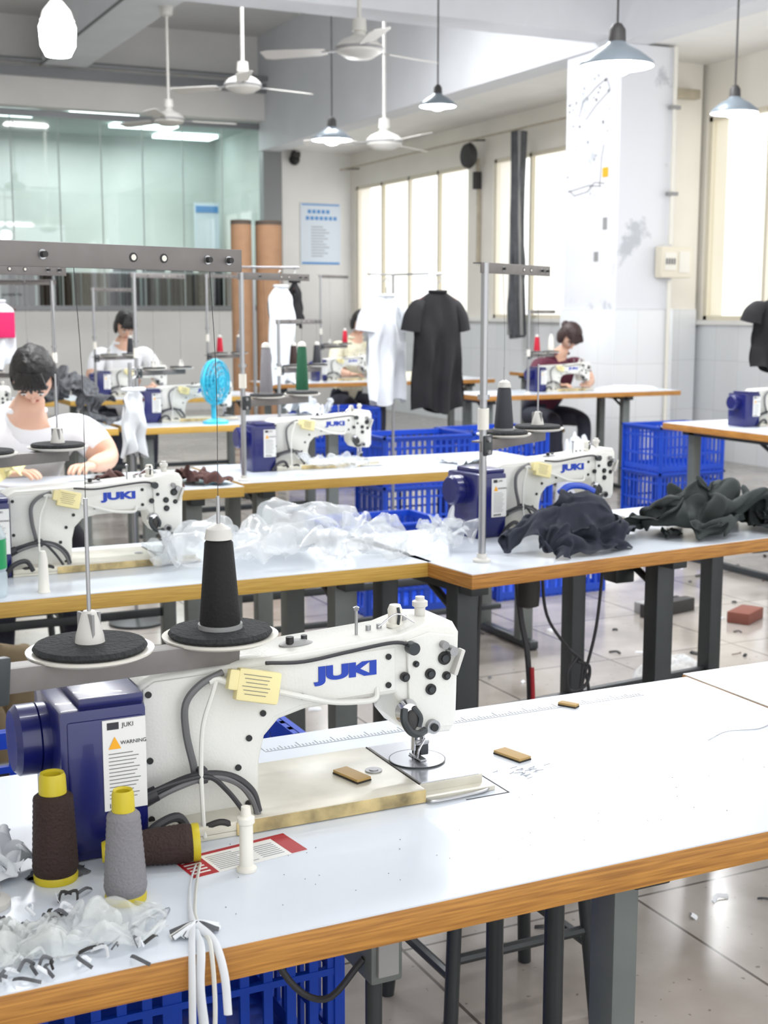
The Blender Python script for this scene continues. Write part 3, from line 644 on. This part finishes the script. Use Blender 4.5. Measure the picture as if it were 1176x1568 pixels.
# ------------------------------------------------------------------ people
def skin_part(verts,edges,rad,sub=2):
    me=bpy.data.meshes.new('sk'); me.from_pydata(verts,edges,[]); o=bpy.data.objects.new('sk',me); COL.objects.link(o)
    m=o.modifiers.new('s','SKIN'); m.use_smooth_shade=True
    sv=me.skin_vertices[0].data
    for i,r in enumerate(rad): sv[i].radius=r if hasattr(r,'__len__') else (r,r); sv[i].use_root=(i==0)
    s2=o.modifiers.new('ss','SUBSURF'); s2.levels=sub; s2.render_levels=sub
    bpy.context.view_layer.update(); dg=bpy.context.evaluated_depsgraph_get(); e=bpy.data.meshes.new_from_object(o.evaluated_get(dg))
    vs=[v.co.copy() for v in e.vertices]; fs=[list(p.vertices) for p in e.polygons]
    bpy.data.objects.remove(o); return vs,fs
def person(name,x,y,shirt,hair,lean=.16,headz=1.22,tilt=45,turn=0,handL=(.12,-.46,.79),handR=(-.14,-.46,.79),bun=False,scale=1,rz=0,mask=False,wide=1.0):
    b=MB(name)
    ch=Vector((0,-lean*.6,headz-.33)); nk=Vector((0,-lean*.95,headz-.15)); hd=Vector((0,-lean*1.25-.03,headz-.06))
    pel=Vector((0,0,.53)); wa=Vector((0,-lean*.15,.66)); sh=headz-.21
    V=[pel,wa,ch,nk,hd-Vector((0,-.02,.02))]; E=[(0,1),(1,2),(2,3),(3,4)]; Rd=[(.14*wide,.12),(.135*wide,.11),(.16*wide,.115),(.07,.07),(.050,.050)]; lab=['jeans',shirt,shirt,shirt,'skin']
    def add(p,par,r,l): V.append(Vector(p)); E.append((par,len(V)-1)); Rd.append(r); lab.append(l); return len(V)-1
    hands=[]
    for sgn,H in ((1,Vector(handL)),(-1,Vector(handR))):
        s=Vector((sgn*.175*wide,-lean*.85,sh)); 
        el=Vector((sgn*.26*wide,(s.y+H.y)/2+.05,max(.80,(s.z+H.z)/2-.10)))
        a=add(s,2,.072*wide,shirt); c=add(s.lerp(el,.6),a,.066*wide,shirt); c2=add(el,c,.043,'skin'); w=add(el.lerp(H,.5),c2,.037,'skin'); w2=add(el.lerp(H,.86),w,.024,'skin')
        hands.append((el.lerp(H,.86),H,sgn))
        hip=add((sgn*.10,-.02,.52),0,.09,'jeans'); th=add((sgn*.12,-.22,.53),hip,.082,'jeans'); kn=add((sgn*.13,-.42,.51),th,.062,'jeans'); ca=add((sgn*.13,-.42,.30),kn,.055,'jeans'); an=add((sgn*.13,-.40,.09),ca,.038,'jeans'); he=add((sgn*.13,-.43,.045),an,.038,'shoe'); add((sgn*.135,-.55,.035),he,.032,'shoe')
    vs,fs=skin_part(V,E,Rd)
    segs=[(V[a],V[c],lab[c]) for a,c in E]
    def near(p):
        best=None;bd=9
        for a,c,l in segs:
            d=c-a; t=max(0,min(1,(p-a).dot(d)/d.length_squared)); q=(p-(a+d*t)).length
            if q<bd: bd=q;best=l
        return best
    ks=[near(sum((vs[i] for i in f),Vector())/len(f)) for f in fs]
    b.add(vs,fs,ks)
    for wr,H,sgn in hands:
        d=(H-wr); d.z*=.3; d.normalize(); up=Vector((0,0,1)); sd=d.cross(up).normalized()
        vs,fs=skin_part([wr-d*.01,wr+d*.03,wr+d*.07],[(0,1),(1,2)],[(.024,.02),(.034,.015),(.036,.013)],2)
        b.add(vs,fs,'skin')
        for k,(o_,L) in enumerate(((-.028,.058),(-.010,.070),(.010,.074),(.028,.066))):
            p0=wr+d*.065+sd*o_; p1=p0+d*L*.45+up*.006; p2=p1+d*L*.33-up*.010; p3=p2+d*L*.2-up*.014
            vs,fs=skin_part([p0-d*.015,p0,p1,p2,p3],[(0,1),(1,2),(2,3),(3,4)],[.009,.0095,.009,.008,.007],1); b.add(vs,fs,'skin')
        inn=-sgn if sd.x>0 else sgn
        q0=wr+d*.02+sd*inn*.022; q1=q0+sd*inn*.022+d*.022; q2=q1+d*.026+sd*inn*.006-up*.008
        vs,fs=skin_part([q0,q1,q2],[(0,1),(1,2)],[.012,.0105,.008],1); b.add(vs,fs,'skin')
    T=Matrix.Translation(hd+Vector((0,-.01,.05)))@Matrix.Rotation(math.radians(turn),4,'Z')@Matrix.Rotation(math.radians(tilt),4,'X')@Matrix.Scale(.95,4)
    def hf(c):
        c=c.copy()
        if c.z<0: c.x*=1+.28*c.z; c.y*=1+.12*c.z
        if c.y<-.5 : c.y=-.5+(c.y+.5)*.8
        return c
    b.ell((0,0,0),(.074,.094,.112),'skin',T=T,fn=hf,seg=28)
    b.ell((0,-.086,-.018),(.010,.014,.013),'skin',T=T,seg=12); b.ell((0,-.080,.0),(.006,.010,.022),'skin',T=T,seg=12)
    for s in (-1,1):
        b.ell((s*.030,-.077,.008),(.012,.006,.005),'eyew',T=T,seg=12); b.ell((s*.030,-.0825,.007),(.0045,.002,.0045),'hair',T=T,seg=10)
        b.box((s*.031,-.080,.024),(.024,.005,.003),'hair',.001,T=T)
        b.ell((s*.075,.006,-.005),(.009,.018,.028),'skin',T=T,seg=12)
    b.ell((0,-.076,-.052),(.017,.005,.0045),'lip',T=T,seg=12); b.ell((0,-.062,-.085),(.020,.014,.014),'skin',T=T,seg=12)
    def keep(c): return not (c.y<-.35 and c.z<.40) and not(c.z<-.55)
    def hn(c):
        n_=1+.06*noise.noise(c*4)+.03*noise.noise(c*9); return c*n_
    b.ell((0,.008,.012),(.084,.104,.120),hair,T=T,fn=hn,keep=keep,seg=36)
    b.ell((0,.012,.014),(.080,.098,.115),hair,T=T,keep=keep,seg=36)
    for i in range(9):
        a=-.8+i*.2; b.tube([(.075*math.sin(a)*.6,-.045,.105),(.078*math.sin(a)*.9,-.082,.070),(.080*math.sin(a),-.088*math.cos(a),.035+.01*(i%2))],[.012,.011,.004],hair,T=T,seg=6,sub=3)
    for s in (-1,1): b.ell((s*.070,.012,-.02),(.017,.050,.062),hair,T=T,seg=16)
    b.ell((0,.06,-.05),(.064,.045,.075),hair,T=T,seg=18)
    if bun: b.ell((0,.115,-.01),(.034,.034,.034),hair,T=T,fn=hn,seg=18)
    b.tube([(.066*math.cos(a),nk.y+.0+.06*math.sin(a),nk.z+.01) for a in [i*2*math.pi/14 for i in range(15)]],.010,shirt)
    o=b.build((x,y,0),rz); o.scale=(scale,)*3
    return o
def stool(x,y,h=.42,name='stool'):
    b=MB(name); b.b2(-.16,.16,-.13,.13,h-.03,h,'card',.008)
    for sx in(-1,1):
        for sy in (-1,1): b.tube([(sx*.13,sy*.10,h-.03),(sx*.16,sy*.13,0)],.014,'steeldk',sub=1,seg=12)
        b.tube([(sx*.15,-.115,.15),(sx*.15,.115,.15)],.01,'steeldk',sub=1)
    b.tube([(-.15,-.115,.18),(.15,-.115,.18)],.01,'steeldk',sub=1); b.tube([(-.15,.115,.18),(.15,.115,.18)],.01,'steeldk',sub=1)
    b.build((x,y,0))
person('seamstress',.94,5.28,'wshirt','hair',lean=.35,headz=1.13,tilt=60,turn=-18,handL=(.16,-.56,.80),handR=(-.10,-.64,.80),wide=1.12); stool(.94,5.30)
person('seamstress',5.02,11.2,'cshirt','hair',lean=.20,headz=1.25,tilt=44); stool(5.02,11.22)
person('seamstress',5.74,9.05,'mshirt','hairb',lean=.28,headz=1.16,tilt=60,bun=True); stool(5.74,9.07)
person('seamstress',2.58,10.0,'wshirt','hair',lean=.20,headz=1.25,tilt=44,bun=True); stool(2.58,10.02)
stool(1.25,2.12)

# ------------------------------------------------------------------ hanging garments
def tshirt(b,w,h,k,T,neck=True,sl=True,dp=.05,seed=0):
    n=30;mm=34
    for side in (-1,1):
        vs=[];fs=[]
        for j in range(mm+1):
            v=j/mm; z_=-h*v
            hw=w*.5*(.30+.70*min(1,(v/.10))**.8) if v<.10 else w*.5*(1-.02*math.sin((v-.10)*6)+.02*v)
            for i in range(n+1):
                u=i/n*2-1
                y=side*dp*math.sqrt(max(0,1-u*u))*(.35+.65*min(1,v*3))
                y+=.026*v*math.sin(u*8+seed+v*2.5)+.03*noise.noise(Vector((u*2,v*3,seed+side)))*min(1,v*4)
                zz=z_-(.02*math.sin(u*4+seed)*max(0,(v-.85)/.15))-.012*abs(u)*min(1,v*8)*(1-v)
                vs.append((u*hw,y,zz))
        for j in range(mm):
            for i in range(n):
                q=j*(n+1)+i; fs.append([q,q+1,q+n+2,q+n+1])
        b.add(vs,fs,k,T)
    if sl:
        for s in (-1,1):
            b.tube([(s*w*.30,0,-h*.08),(s*w*.42,0,-h*.12),(s*w*.53,0,-h*.21),(s*w*.58,0,-h*.33)],[.020,.040,.050,.055],k,seg=16,T=T,flat=.6)
    b.tube([(.05*math.cos(a),.03*math.sin(a),.0) for a in [i*math.pi/8 for i in range(17)]],.008,k,T=T,sub=1)
def hanger(b,T,w=.30):
    b.tube([(-w/2,0,-.05),(-w/4,0,-.02),(0,0,.0),(w/4,0,-.02),(w/2,0,-.05)],.007,'brown',T=T)
    b.tube([(0,0,0),(0,0,.04),(.015,0,.055),(.02,0,.075),(0,0,.09),(-.02,0,.075)],.003,'zinc',T=T)
b=MB('garment_rack')
b.cyl((3.32,6.78,.02),(3.32,6.78,1.545),.008,'zinc'); b.tube([(3.12,6.68,1.545),(3.32,6.78,1.545),(3.40,6.50,1.545),(3.56,6.46,1.545)],.005,'zinc',sub=1); b.lathe([(0,0),(.17,0),(.17,.015),(.03,.03),(0,.03)],'steeldk',(3.32,6.78,0)); b.build()
b=MB('black_t_shirt_on_hanger'); T=Matrix.Translation((3.43,6.46,1.45))@Matrix.Rotation(math.radians(2),4,'Z'); hanger(b,T,.24); tshirt(b,.29,.64,'blk_cloth',T,seed=1); b.build()
b=MB('white_shirt_on_hanger'); T=Matrix.Translation((3.21,6.64,1.43))@Matrix.Rotation(math.radians(12),4,'Z'); hanger(b,T,.18); tshirt(b,.25,.58,'wcloth',T,seed=3,sl=True,dp=.04); b.build()
b=MB('garment_rack'); b.cyl((2.78,7.55,.02),(2.78,7.55,1.6),.008,'zinc'); b.tube([(2.70,7.55,1.6),(3.05,7.50,1.6)],.006,'zinc',sub=1); b.lathe([(0,0),(.17,0),(.17,.015),(.03,.03),(0,.03)],'steeldk',(2.78,7.55,0)); b.build()
b=MB('white_shirt_on_hanger'); T=Matrix.Translation((2.90,7.42,1.49))@Matrix.Rotation(math.radians(30),4,'Z'); hanger(b,T,.18); tshirt(b,.23,.56,'wcloth',T,seed=5,sl=False,dp=.04); b.build()
b=MB('black_t_shirt_on_hanger'); T=Matrix.Translation((3.06,7.60,1.52))@Matrix.Rotation(math.radians(60),4,'Z'); hanger(b,T,.12); tshirt(b,.13,.26,'blk_cloth',T,seed=6,sl=False,dp=.035); b.build()
b=MB('black_t_shirt_on_hanger'); T=Matrix.Translation((4.78,5.32,1.41))@Matrix.Rotation(math.radians(-10),4,'Z'); hanger(b,T,.24); tshirt(b,.27,.36,'blk_cloth',T,seed=8); b.cyl((4.78,5.32,1.43),(4.78,5.32,1.51),.004,'zinc'); b.cyl((5.25,5.36,.75),(5.25,5.36,1.51),.009,'zinc'); b.cyl((4.72,5.32,1.51),(5.27,5.36,1.51),.006,'zinc'); b.build()
b=MB('pink_print_shirt_on_hanger'); T=Matrix.Translation((1.30,7.6,1.40))@Matrix.Rotation(math.radians(10),4,'Z'); hanger(b,T,.22); tshirt(b,.20,.36,'wcloth',T,seed=9,sl=False); b.box((1.31,7.53,1.27),(.15,.02,.14),'pink',.006); b.cyl((1.30,7.63,0),(1.30,7.63,1.51),.008,'zinc'); b.lathe([(0,0),(.15,0),(.15,.012),(.02,.03),(0,.03)],'steeldk',(1.30,7.63,0)); b.build()
b=MB('white_shirt_on_hanger'); T=Matrix.Translation((1.50,5.55,1.02))@Matrix.Rotation(math.radians(20),4,'Z'); hanger(b,T,.10); tshirt(b,.11,.27,'wcloth',T,seed=12,sl=False,dp=.03); b.cyl((1.50,5.60,0),(1.50,5.60,1.13),.008,'zinc'); b.lathe([(0,0),(.12,0),(.12,.012),(.02,.03),(0,.03)],'steeldk',(1.50,5.60,0)); b.build()

b=MB('desk_fan')
T=Matrix.Translation((0,0,.22))@Matrix.Rotation(math.radians(90),4,'X')@Matrix.Rotation(math.radians(40),4,'Y')
for r in (.03,.06,.09,.115): 
    for zz in (.03*(1-(r/.13)**2)+.015,-.015-.02*(1-(r/.13)**2)): b.tube([(r*math.cos(a),r*math.sin(a),zz) for a in [i*2*math.pi/24 for i in range(25)]],.003,'cyan',T=T,sub=1,seg=6)
for i in range(24):
    a=i*math.pi/12; b.tube([(0,0,.045),(.06*math.cos(a),.06*math.sin(a),.038),(.115*math.cos(a),.115*math.sin(a),.012),(.115*math.cos(a),.115*math.sin(a),-.012),(.04*math.cos(a),.04*math.sin(a),-.035)],.002,'cyan',T=T,sub=2,seg=5)
b.lathe([(0,-.07),(.03,-.07),(.04,-.03),(.03,.0),(0,.0)],'cyan',T); b.tube([(.118*math.cos(a),.118*math.sin(a),0) for a in [i*2*math.pi/24 for i in range(25)]],.008,'cyan',T=T,sub=1)
for i in range(3): b.box((0,0,0),(.09,.05,.003),'cyan',.001,T=T@Matrix.Rotation(i*2.094,4,'Z')@Matrix.Translation((.055,0,.005))@Matrix.Rotation(.4,4,'X'))
b.cyl((0,.03,.02),(0,.04,.2),.014,'cyan'); b.lathe([(0,0),(.07,0),(.07,.012),(.03,.025),(0,.028)],'cyan'); b.build((2.30,6.86,.7502))

# ------------------------------------------------------------------ room shell
XW=8.0; YP=17.7; CZ=5.0
b=MB('floor'); b.b2(-4,9,-3,22,-.05,0,'floor'); b.build()
b=MB('ceiling'); b.b2(-2.8,XW+.3,-3,YP+.2,CZ,CZ+.1,'ceil'); b.build()
b=MB('wall_left_light_block'); b.b2(-2.8,-2.6,-3,YP+.2,0,CZ,'wall'); b.build()  # unseen wall, added to shut out light from the left
b=MB('ceiling_soffit_right'); b.b2(6.9,XW,0,YP,3.52,3.62,'wall'); b.build()
b=MB('beam_long_right'); b.b2(6.62,6.9,0,YP,3.50,CZ,'beam'); b.build()
b=MB('beam_cross'); b.b2(-2.6,6.62,9.35,9.7,3.55,CZ,'beam'); b.build()
b=MB('beam_long_left'); b.b2(3.65,4.2,9.7,YP-.33,4.36,CZ,'beam'); b.build()
b=MB('beam_partition'); b.b2(-2.6,6.9,YP-.25,YP-.01,3.87,4.36,'wall'); b.b2(-2.6,6.9,YP-.32,YP-.25,4.22,4.34,'alu'); b.build()
wins=[(14.3,17.55),(10.6,13.72),(1.2,9.92)]
SZ,HZ=1.24,3.06
b=MB('wall_right'); b.b2(XW,XW+.24,-.5,YP,0,SZ-.02,'tile'); b.b2(XW,XW+.24,-.5,YP,HZ,CZ,'cream')
ys=[YP]+[q for w in wins for q in (w[1],w[0])]+[-.5]
for i in range(0,len(ys),2): b.b2(XW,XW+.24,ys[i+1],ys[i],SZ-.02,HZ,'cream')
b.b2(XW-.04,XW+.26,-.5,YP,SZ-.02,SZ+.02,'wall'); b.build()
for wi,(y0,y1) in enumerate(wins):
    b=MB('window_%d'%(wi+1)); n=max(3,round((y1-y0)/.82)); fx0,fx1=XW+.02,XW+.07
    b.b2(fx0,fx1,y0,y1,SZ+.02,SZ+.06,'frame'); b.b2(fx0,fx1,y0,y1,HZ-.04,HZ,'frame')
    for i in range(n+1):
        yy=y0+(y1-y0)*i/n; yy=min(max(yy,y0+.025),y1-.025); b.b2(fx0,fx1,yy-.022,yy+.022,SZ+.02,HZ,'frame')
        if i<n and i%2==0:
            ya=y0+(y1-y0)*i/n+.02; yb=y0+(y1-y0)*(i+1)/n-.02; b.add([(fx0+.02,ya,SZ+.06),(fx0+.02,yb,SZ+.06),(fx0+.02,yb,HZ-.04),(fx0+.02,ya,HZ-.04)],[[0,1,2,3]],'pane')
    b.build()
b=MB('wall_far'); b.b2(6.94,XW,YP,YP+.24,0,CZ,'wall'); b.b2(-2.6,6.6,YP,YP+.1,0,1.34,'wall'); b.b2(-2.6,6.94,YP,YP+.2,3.9,CZ,'wall'); b.build()
b=MB('glass_partition'); b.add([(-.5,YP+.04,1.40),(6.7,YP+.04,1.40),(6.7,YP+.04,3.8),(-.5,YP+.04,3.8)],[[0,1,2,3]],'glass'); b.b2(-.5,6.66,YP-.02,YP+.08,3.78,3.86,'alu'); b.b2(-.5,6.66,YP-.02,YP+.1,1.345,1.41,'alu'); b.b2(6.66,6.93,YP-.06,YP+.1,.0,3.86,'alu')
for i,x in enumerate([3.3,3.9,4.45,5.0,5.55,6.1]): b.b2(x-.006,x+.006,YP+.03,YP+.05,1.40,3.80,'tealc')
b.build()
b=MB('wall_back_room'); b.b2(-1.0,7.2,21,21.1,0,4,'teal'); b.b2(7.1,7.2,YP+.25,21,0,4,'teal'); b.build()
b=MB('shelf_back_room'); b.b2(5.2,6.9,20.4,20.95,.0,2.2,'warn'); b.b2(6.55,6.95,20.38,20.4,2.3,3.0,'poster'); b.b2(6.57,6.93,20.37,20.38,2.85,2.95,'posterb'); b.b2(3.0,4.6,20.6,20.95,0,1.9,'tealc')
for x in (5.25,5.7,6.15,6.6): b.b2(x,x+.36,20.39,20.4,1.5,2.1,'gcloth')
b.build()
b=MB('ceiling_back_room'); b.b2(-1,7.2,YP+.25,21.1,4,4.05,'tealc'); b.build()
b=MB('ceiling_light_panel')
for x,y in [(4.7,18.6),(5.5,19.4),(3.4,18.9),(6.4,20.3)]: b.b2(x-.45,x+.45,y-.22,y+.22,3.95,3.99,'panel')
b.build()
b=MB('clothes_rail_back_room'); b.tube([(3.2,18.3,1.85),(6.6,18.3,1.85)],.015,'zinc',sub=1)
for i in range(94):
    x=3.25+i*.035; k=random.choice(['dark','blk_cloth','gcloth','dark','navy','curt','thr_dk','tealc','cgrey']); h=random.uniform(.5,.9); b.box((x,18.3,1.84-h/2),(.026,random.uniform(.25,.4),h),k,.006,(0,0,random.uniform(-.15,.15)))
for x in (3.2,5.0,6.6): b.cyl((x,18.3,0),(x,18.3,1.85),.015,'zinc')
b.build()
b=MB('wall_poster'); b.b2(7.22,7.83,YP-.012,YP-.001,1.99,2.83,'poster'); b.b2(7.24,7.81,YP-.014,YP-.010,2.80,2.82,'posterb'); b.b2(7.24,7.81,YP-.014,YP-.010,1.99,2.02,'posterb')
for r_,(z0,z1) in enumerate(((2.69,2.74),(2.60,2.65))):
    for i in range(7 if r_ else 5): b.b2(7.33+r_*-.03+i*.07,7.38+r_*-.03+i*.07,YP-.014,YP-.010,z0,z1,'posterb')
for i in range(11): b.b2(7.38,7.38+.3*(.6+.4*((i*7)%5)/5),YP-.014,YP-.010,2.5-i*.04,2.510-i*.04,'print')
b.build()
b=MB('security_camera'); b.b2(7.06,7.16,YP-.08,YP-.0,3.62,3.72,'dark',.01); b.cyl((7.11,YP-.06,3.45),(7.11,YP-.06,3.64),.03,'dark'); b.ell((7.11,YP-.08,3.40),(.075,.075,.075),'black'); b.b2(7.06,7.16,YP-.2,YP-.05,3.42,3.50,'dark',.02); b.build()
b=MB('column'); b.b2(6.645,7.215,9.35,10.15,1.36,3.50,'col',.01); b.b2(6.63,7.23,9.335,10.165,0,1.36,'tile',.006); b.build()
b=MB('wall_pier'); b.b2(7.235,XW-.045,9.95,10.5,1.36,3.52,'cream'); b.b2(7.235,XW-.045,9.935,10.51,0,1.36,'tile'); b.build()
b=MB('conduit_pipe'); b.cyl((7.34,9.88,1.37),(7.34,9.88,3.5),.035,'pipe'); b.cyl((7.16,9.315,.4),(7.16,9.315,1.60),.016,'plw'); b.cyl((7.16,9.315,1.9),(7.16,9.315,3.5),.016,'plw'); b.b2(7.30,7.85,9.84,9.93,3.20,3.28,'pipe',.01)
for zz in (2.3,3.0): b.b2(7.11,7.21,9.29,9.33,zz,zz+.03,'fangr')
b.build()
b=MB('switch_box'); b.b2(7.02,7.34,9.24,9.332,1.62,1.88,'frame',.01); b.b2(7.05,7.17,9.232,9.242,1.68,1.83,'plw',.004); b.b2(7.20,7.31,9.232,9.242,1.66,1.84,'plw',.004)
for i in range(4): b.b2(7.06+i*.027,7.075+i*.027,9.228,9.234,1.73,1.78,'cgrey')
b.build()
b=MB('column_scuffs')
def scuff(pts,k='dark',r=.0035): b.tube([(6.644,y,zz) for y,zz in pts],r,k,sub=1,seg=5)
scuff([(9.95,2.98),(9.9,3.1),(9.7,3.2),(9.55,3.25),(9.5,3.15),(9.7,3.05),(9.85,2.95)]); scuff([(10.1,2.37),(9.8,2.40),(9.6,2.38)]); scuff([(9.62,2.38),(9.6,2.62),(9.57,2.72)]); scuff([(10.08,2.38),(10.0,2.33),(9.8,2.35),(9.7,2.42),(9.55,2.40)])
for i in range(30):
    y=random.uniform(9.42,10.1); zz=random.uniform(2.3,3.3); b.b2(6.641,6.6455,y,y+random.uniform(.004,.025),zz,zz+random.uniform(.006,.03),random.choice(['dark','fangr','cgrey','print']))
b.b2(6.640,6.646,9.50,9.58,2.45,2.53,'warny'); b.b2(6.641,6.646,9.62,9.68,1.76,1.84,'fangr'); b.b2(6.641,6.646,9.50,9.56,2.02,2.12,'fangr'); b.build()
b=MB('gathered_curtain')
b.tube([(7.75,12.75,3.25),(7.75,12.74,2.9),(7.73,12.75,2.3),(7.76,12.73,1.8),(7.72,12.75,1.4),(7.76,12.74,1.05)],[.08,.075,.07,.075,.08,.09],'curt',seg=18)
for i in range(9):
    a=i*.7; b.tube([(7.75+.07*math.cos(a),12.75+.07*math.sin(a),3.25),(7.74+.06*math.cos(a+.3),12.75+.06*math.sin(a+.3),2.3),(7.75+.09*math.cos(a+.6),12.74+.09*math.sin(a+.6),1.08)],.02,'curt' if i%3 else 'fangr')
b.build()
b=MB('curtain_rod'); b.tube([(7.75,10.7,3.28),(7.75,17.5,3.28)],.012,'pipe',sub=1)
for y in (10.8,13.9,17.4): b.tube([(7.75,y,3.28),(7.99,y,3.30)],.01,'dark',sub=1)
b.build()
b=MB('wall_fan'); b.lathe([(0,0),(.12,0),(.15,.04),(.13,.09),(0,.1)],'dark',Matrix.Translation((7.85,13.95,3.12))@Matrix.Rotation(math.radians(-90),4,'Y')); b.tube([(7.95,14.0,3.1),(7.97,14.0,2.7),(7.97,14.0,1.9)],.025,'pipe'); b.b2(7.9,7.99,13.97,14.03,2.75,2.95,'dark',.01); b.build()
for x,r in ((4.66,.105),(4.955,.135)):
    b=MB('pattern_paper_roll'); b.lathe([(0,0),(r,0),(r,2.24),(r*.6,2.24),(r*.55,2.20),(0,2.20)],'kraft'); b.lathe([(r*.995,2.20),(r*1.004,2.20),(r*1.004,2.243),(r*.9,2.245)],'tube'); b.build((x,13.0,0))
def pendant(x,y,zl,D,zc,lit=True):
    b=MB('pendant_lamp'); R=D/2
    b.lathe([(R,-.02),(R*1.01,-.012),(R*.98,.0),(R*.62,R*.28),(R*.30,R*.46),(R*.22,R*.55)],'lampsh',None,36)
    b.lathe([(R*.985,-.018),(R*.95,.0),(R*.60,R*.26),(R*.28,R*.44),(0,R*.46)],'lampin',None,36)
    b.lathe([(0,R*.5),(R*.24,R*.5),(R*.22,R*.85),(R*.12,R*1.0),(0,R*1.05)],'dark')
    b.ell((0,0,-R*.06),(R*.44,R*.44,R*.30),'bulb',seg=18)
    b.cyl((0,0,R),(0,0,zc-zl),.006,'dark',seg=8); b.lathe([(0,zc-zl),(.04,zc-zl),(.03,zc-zl-.05),(0,zc-zl-.06)],'plw')
    b.build((x,y,zl))
pendant(3.95,5.6,2.54,.36,CZ); pendant(4.77,9.0,2.85,.27,CZ); pendant(4.40,10.1,2.71,.32,CZ); pendant(5.27,6.3,2.49,.27,CZ)
b=MB('led_bulb_lamp'); b.lathe([(0,-.075),(.04,-.07),(.056,-.04),(.06,.02),(.05,.045),(0,.05)],'bulb'); b.lathe([(.055,.04),(.045,.07),(.02,.10),(0,.10)],'plw'); b.cyl((0,0,.09),(0,0,CZ-2.23),.005,'dark',seg=8); b.build((1.0,4.5,2.23))
for (x,y,zz,e) in [(3.95,5.6,2.40,30),(4.77,9.0,2.75,35),(4.40,10.1,2.6,35),(5.27,6.3,2.36,30),(1.0,4.5,2.1,30)]:
    l=bpy.data.lights.new('lamp_light','POINT'); l.energy=e; l.shadow_soft_size=.08; l.color=(.97,.985,1); o=bpy.data.objects.new('lamp_light',l); COL.objects.link(o); o.location=(x,y,zz)
def cfan(x,y,zf,ang,zc=CZ,R=.7):
    b=MB('ceiling_fan')
    b.lathe([(0,-.06),(.09,-.055),(.15,-.02),(.16,.02),(.12,.06),(.05,.09),(.03,.13),(0,.14)],'fanw')
    b.lathe([(.155,-.005),(.165,.0),(.165,.012),(.155,.018)],'fangr')
    b.cyl((0,0,.1),(0,0,zc-zf),.014,'fanw'); b.lathe([(0,.12),(.05,.12),(.045,.2),(0,.21)],'fanw'); b.lathe([(0,zc-zf),(.07,zc-zf),(.06,zc-zf-.08),(0,zc-zf-.1)],'fanw')
    for i in range(3):
        T=Matrix.Rotation(ang+i*2*math.pi/3,4,'Z')@Matrix.Rotation(math.radians(12),4,'X')
        b.box((.2,0,.0),(.14,.03,.006),'fangr',.002,T=T)
        o_=[(.24,-.045),(.30,-.062),(R-.05,-.075),(R,-.055),(R,.055),(R-.05,.068),(.30,.05),(.24,.04)]
        vs=[(a,c,.004) for a,c in o_]+[(a,c,-.002) for a,c in o_]; n=len(o_)
        fs=[list(range(n)),list(range(n,2*n))[::-1]]+[[i2,n+i2,n+(i2+1)%n,(i2+1)%n] for i2 in range(n)]
        b.add(vs,fs,'fanw',T)
    b.build((x,y,zf))
cfan(3.93,8.55,3.09,.30)
cfan(4.11,11.36,3.27,.2,4.36)
cfan(4.12,13.6,3.26,-.05,4.36)
cfan(5.2,10.8,2.79,.6)
b=MB('ceiling_conduit'); b.tube([(1.6,YP-.36,4.40),(6.7,YP-.36,4.40),(6.75,YP-.36,3.9)],.03,'alu',sub=1); b.tube([(4.1,9.28,4.0),(6.6,9.28,4.0)],.02,'plw',sub=1)
b.tube([(3.6,9.9,4.33),(3.6,17.2,4.33)],.015,'cgrey',sub=1); b.build()

# ------------------------------------------------------------------ world / lights / camera
w=bpy.data.worlds.new('sky'); sc.world=w; w.use_nodes=True; nt=w.node_tree; bg=nt.nodes['Background']
bg.inputs['Color'].default_value=(.975,.985,1,1); bg.inputs['Strength'].default_value=2.1
def fill_light(x,y,zz,L=1.2,e=60):  # added fill light in an invented tube housing, hung out of view
    b=MB('fill_fixture'); b.b2(-L/2,L/2,-.05,.05,.0,.05,'plw',.006); b.cyl((-L/2+.03,0,-.02),(L/2-.03,0,-.02),.014,'bulb'); 
    for s in (-1,1): b.cyl((s*L*.4,0,.05),(s*L*.4,0,CZ-zz),.003,'dark',seg=6)
    b.build((x,y,zz)); l=bpy.data.lights.new('fill_light','AREA'); l.shape='RECTANGLE'; l.size=L; l.size_y=.15; l.energy=e; l.color=(.97,.98,1)
    o=bpy.data.objects.new('fill_light',l); COL.objects.link(o); o.location=(x,y,zz-.05)
for (x,y,e) in [(1.0,1.6,14),(3.4,2.2,26),(1.0,4.6,38),(3.2,4.6,42),(5.6,4.2,42),(1.2,6.0,55),(4.3,6.6,62)]: fill_light(x,y,3.3,1.3,e)  # added fill over the table rows, above the frame
for (x,y) in [(2.4,11.0),(4.7,11.0)]: fill_light(x,y,4.6,1.0,105)  # added fill for the rear of the room, kept out of view
l=bpy.data.lights.new('back_room_light','AREA'); l.size=2.5; l.energy=110; l.color=(.97,1,.99); o=bpy.data.objects.new('back_room_light',l); COL.objects.link(o); o.location=(4.8,19.2,3.9)

cam=bpy.data.cameras.new('camera'); co=bpy.data.objects.new('camera',cam); COL.objects.link(co); sc.camera=co
cam.sensor_fit='VERTICAL'; cam.sensor_height=36; cam.lens=2050/1568*36
p=math.atan(309/2050); co.location=(0,0,1.35); co.rotation_euler=(math.radians(90)-p,0,-math.radians(25.7))
cam.clip_start=.05; cam.dof.use_dof=True; cam.dof.focus_distance=1.75; cam.dof.aperture_fstop=11
sc.view_settings.view_transform='Standard'
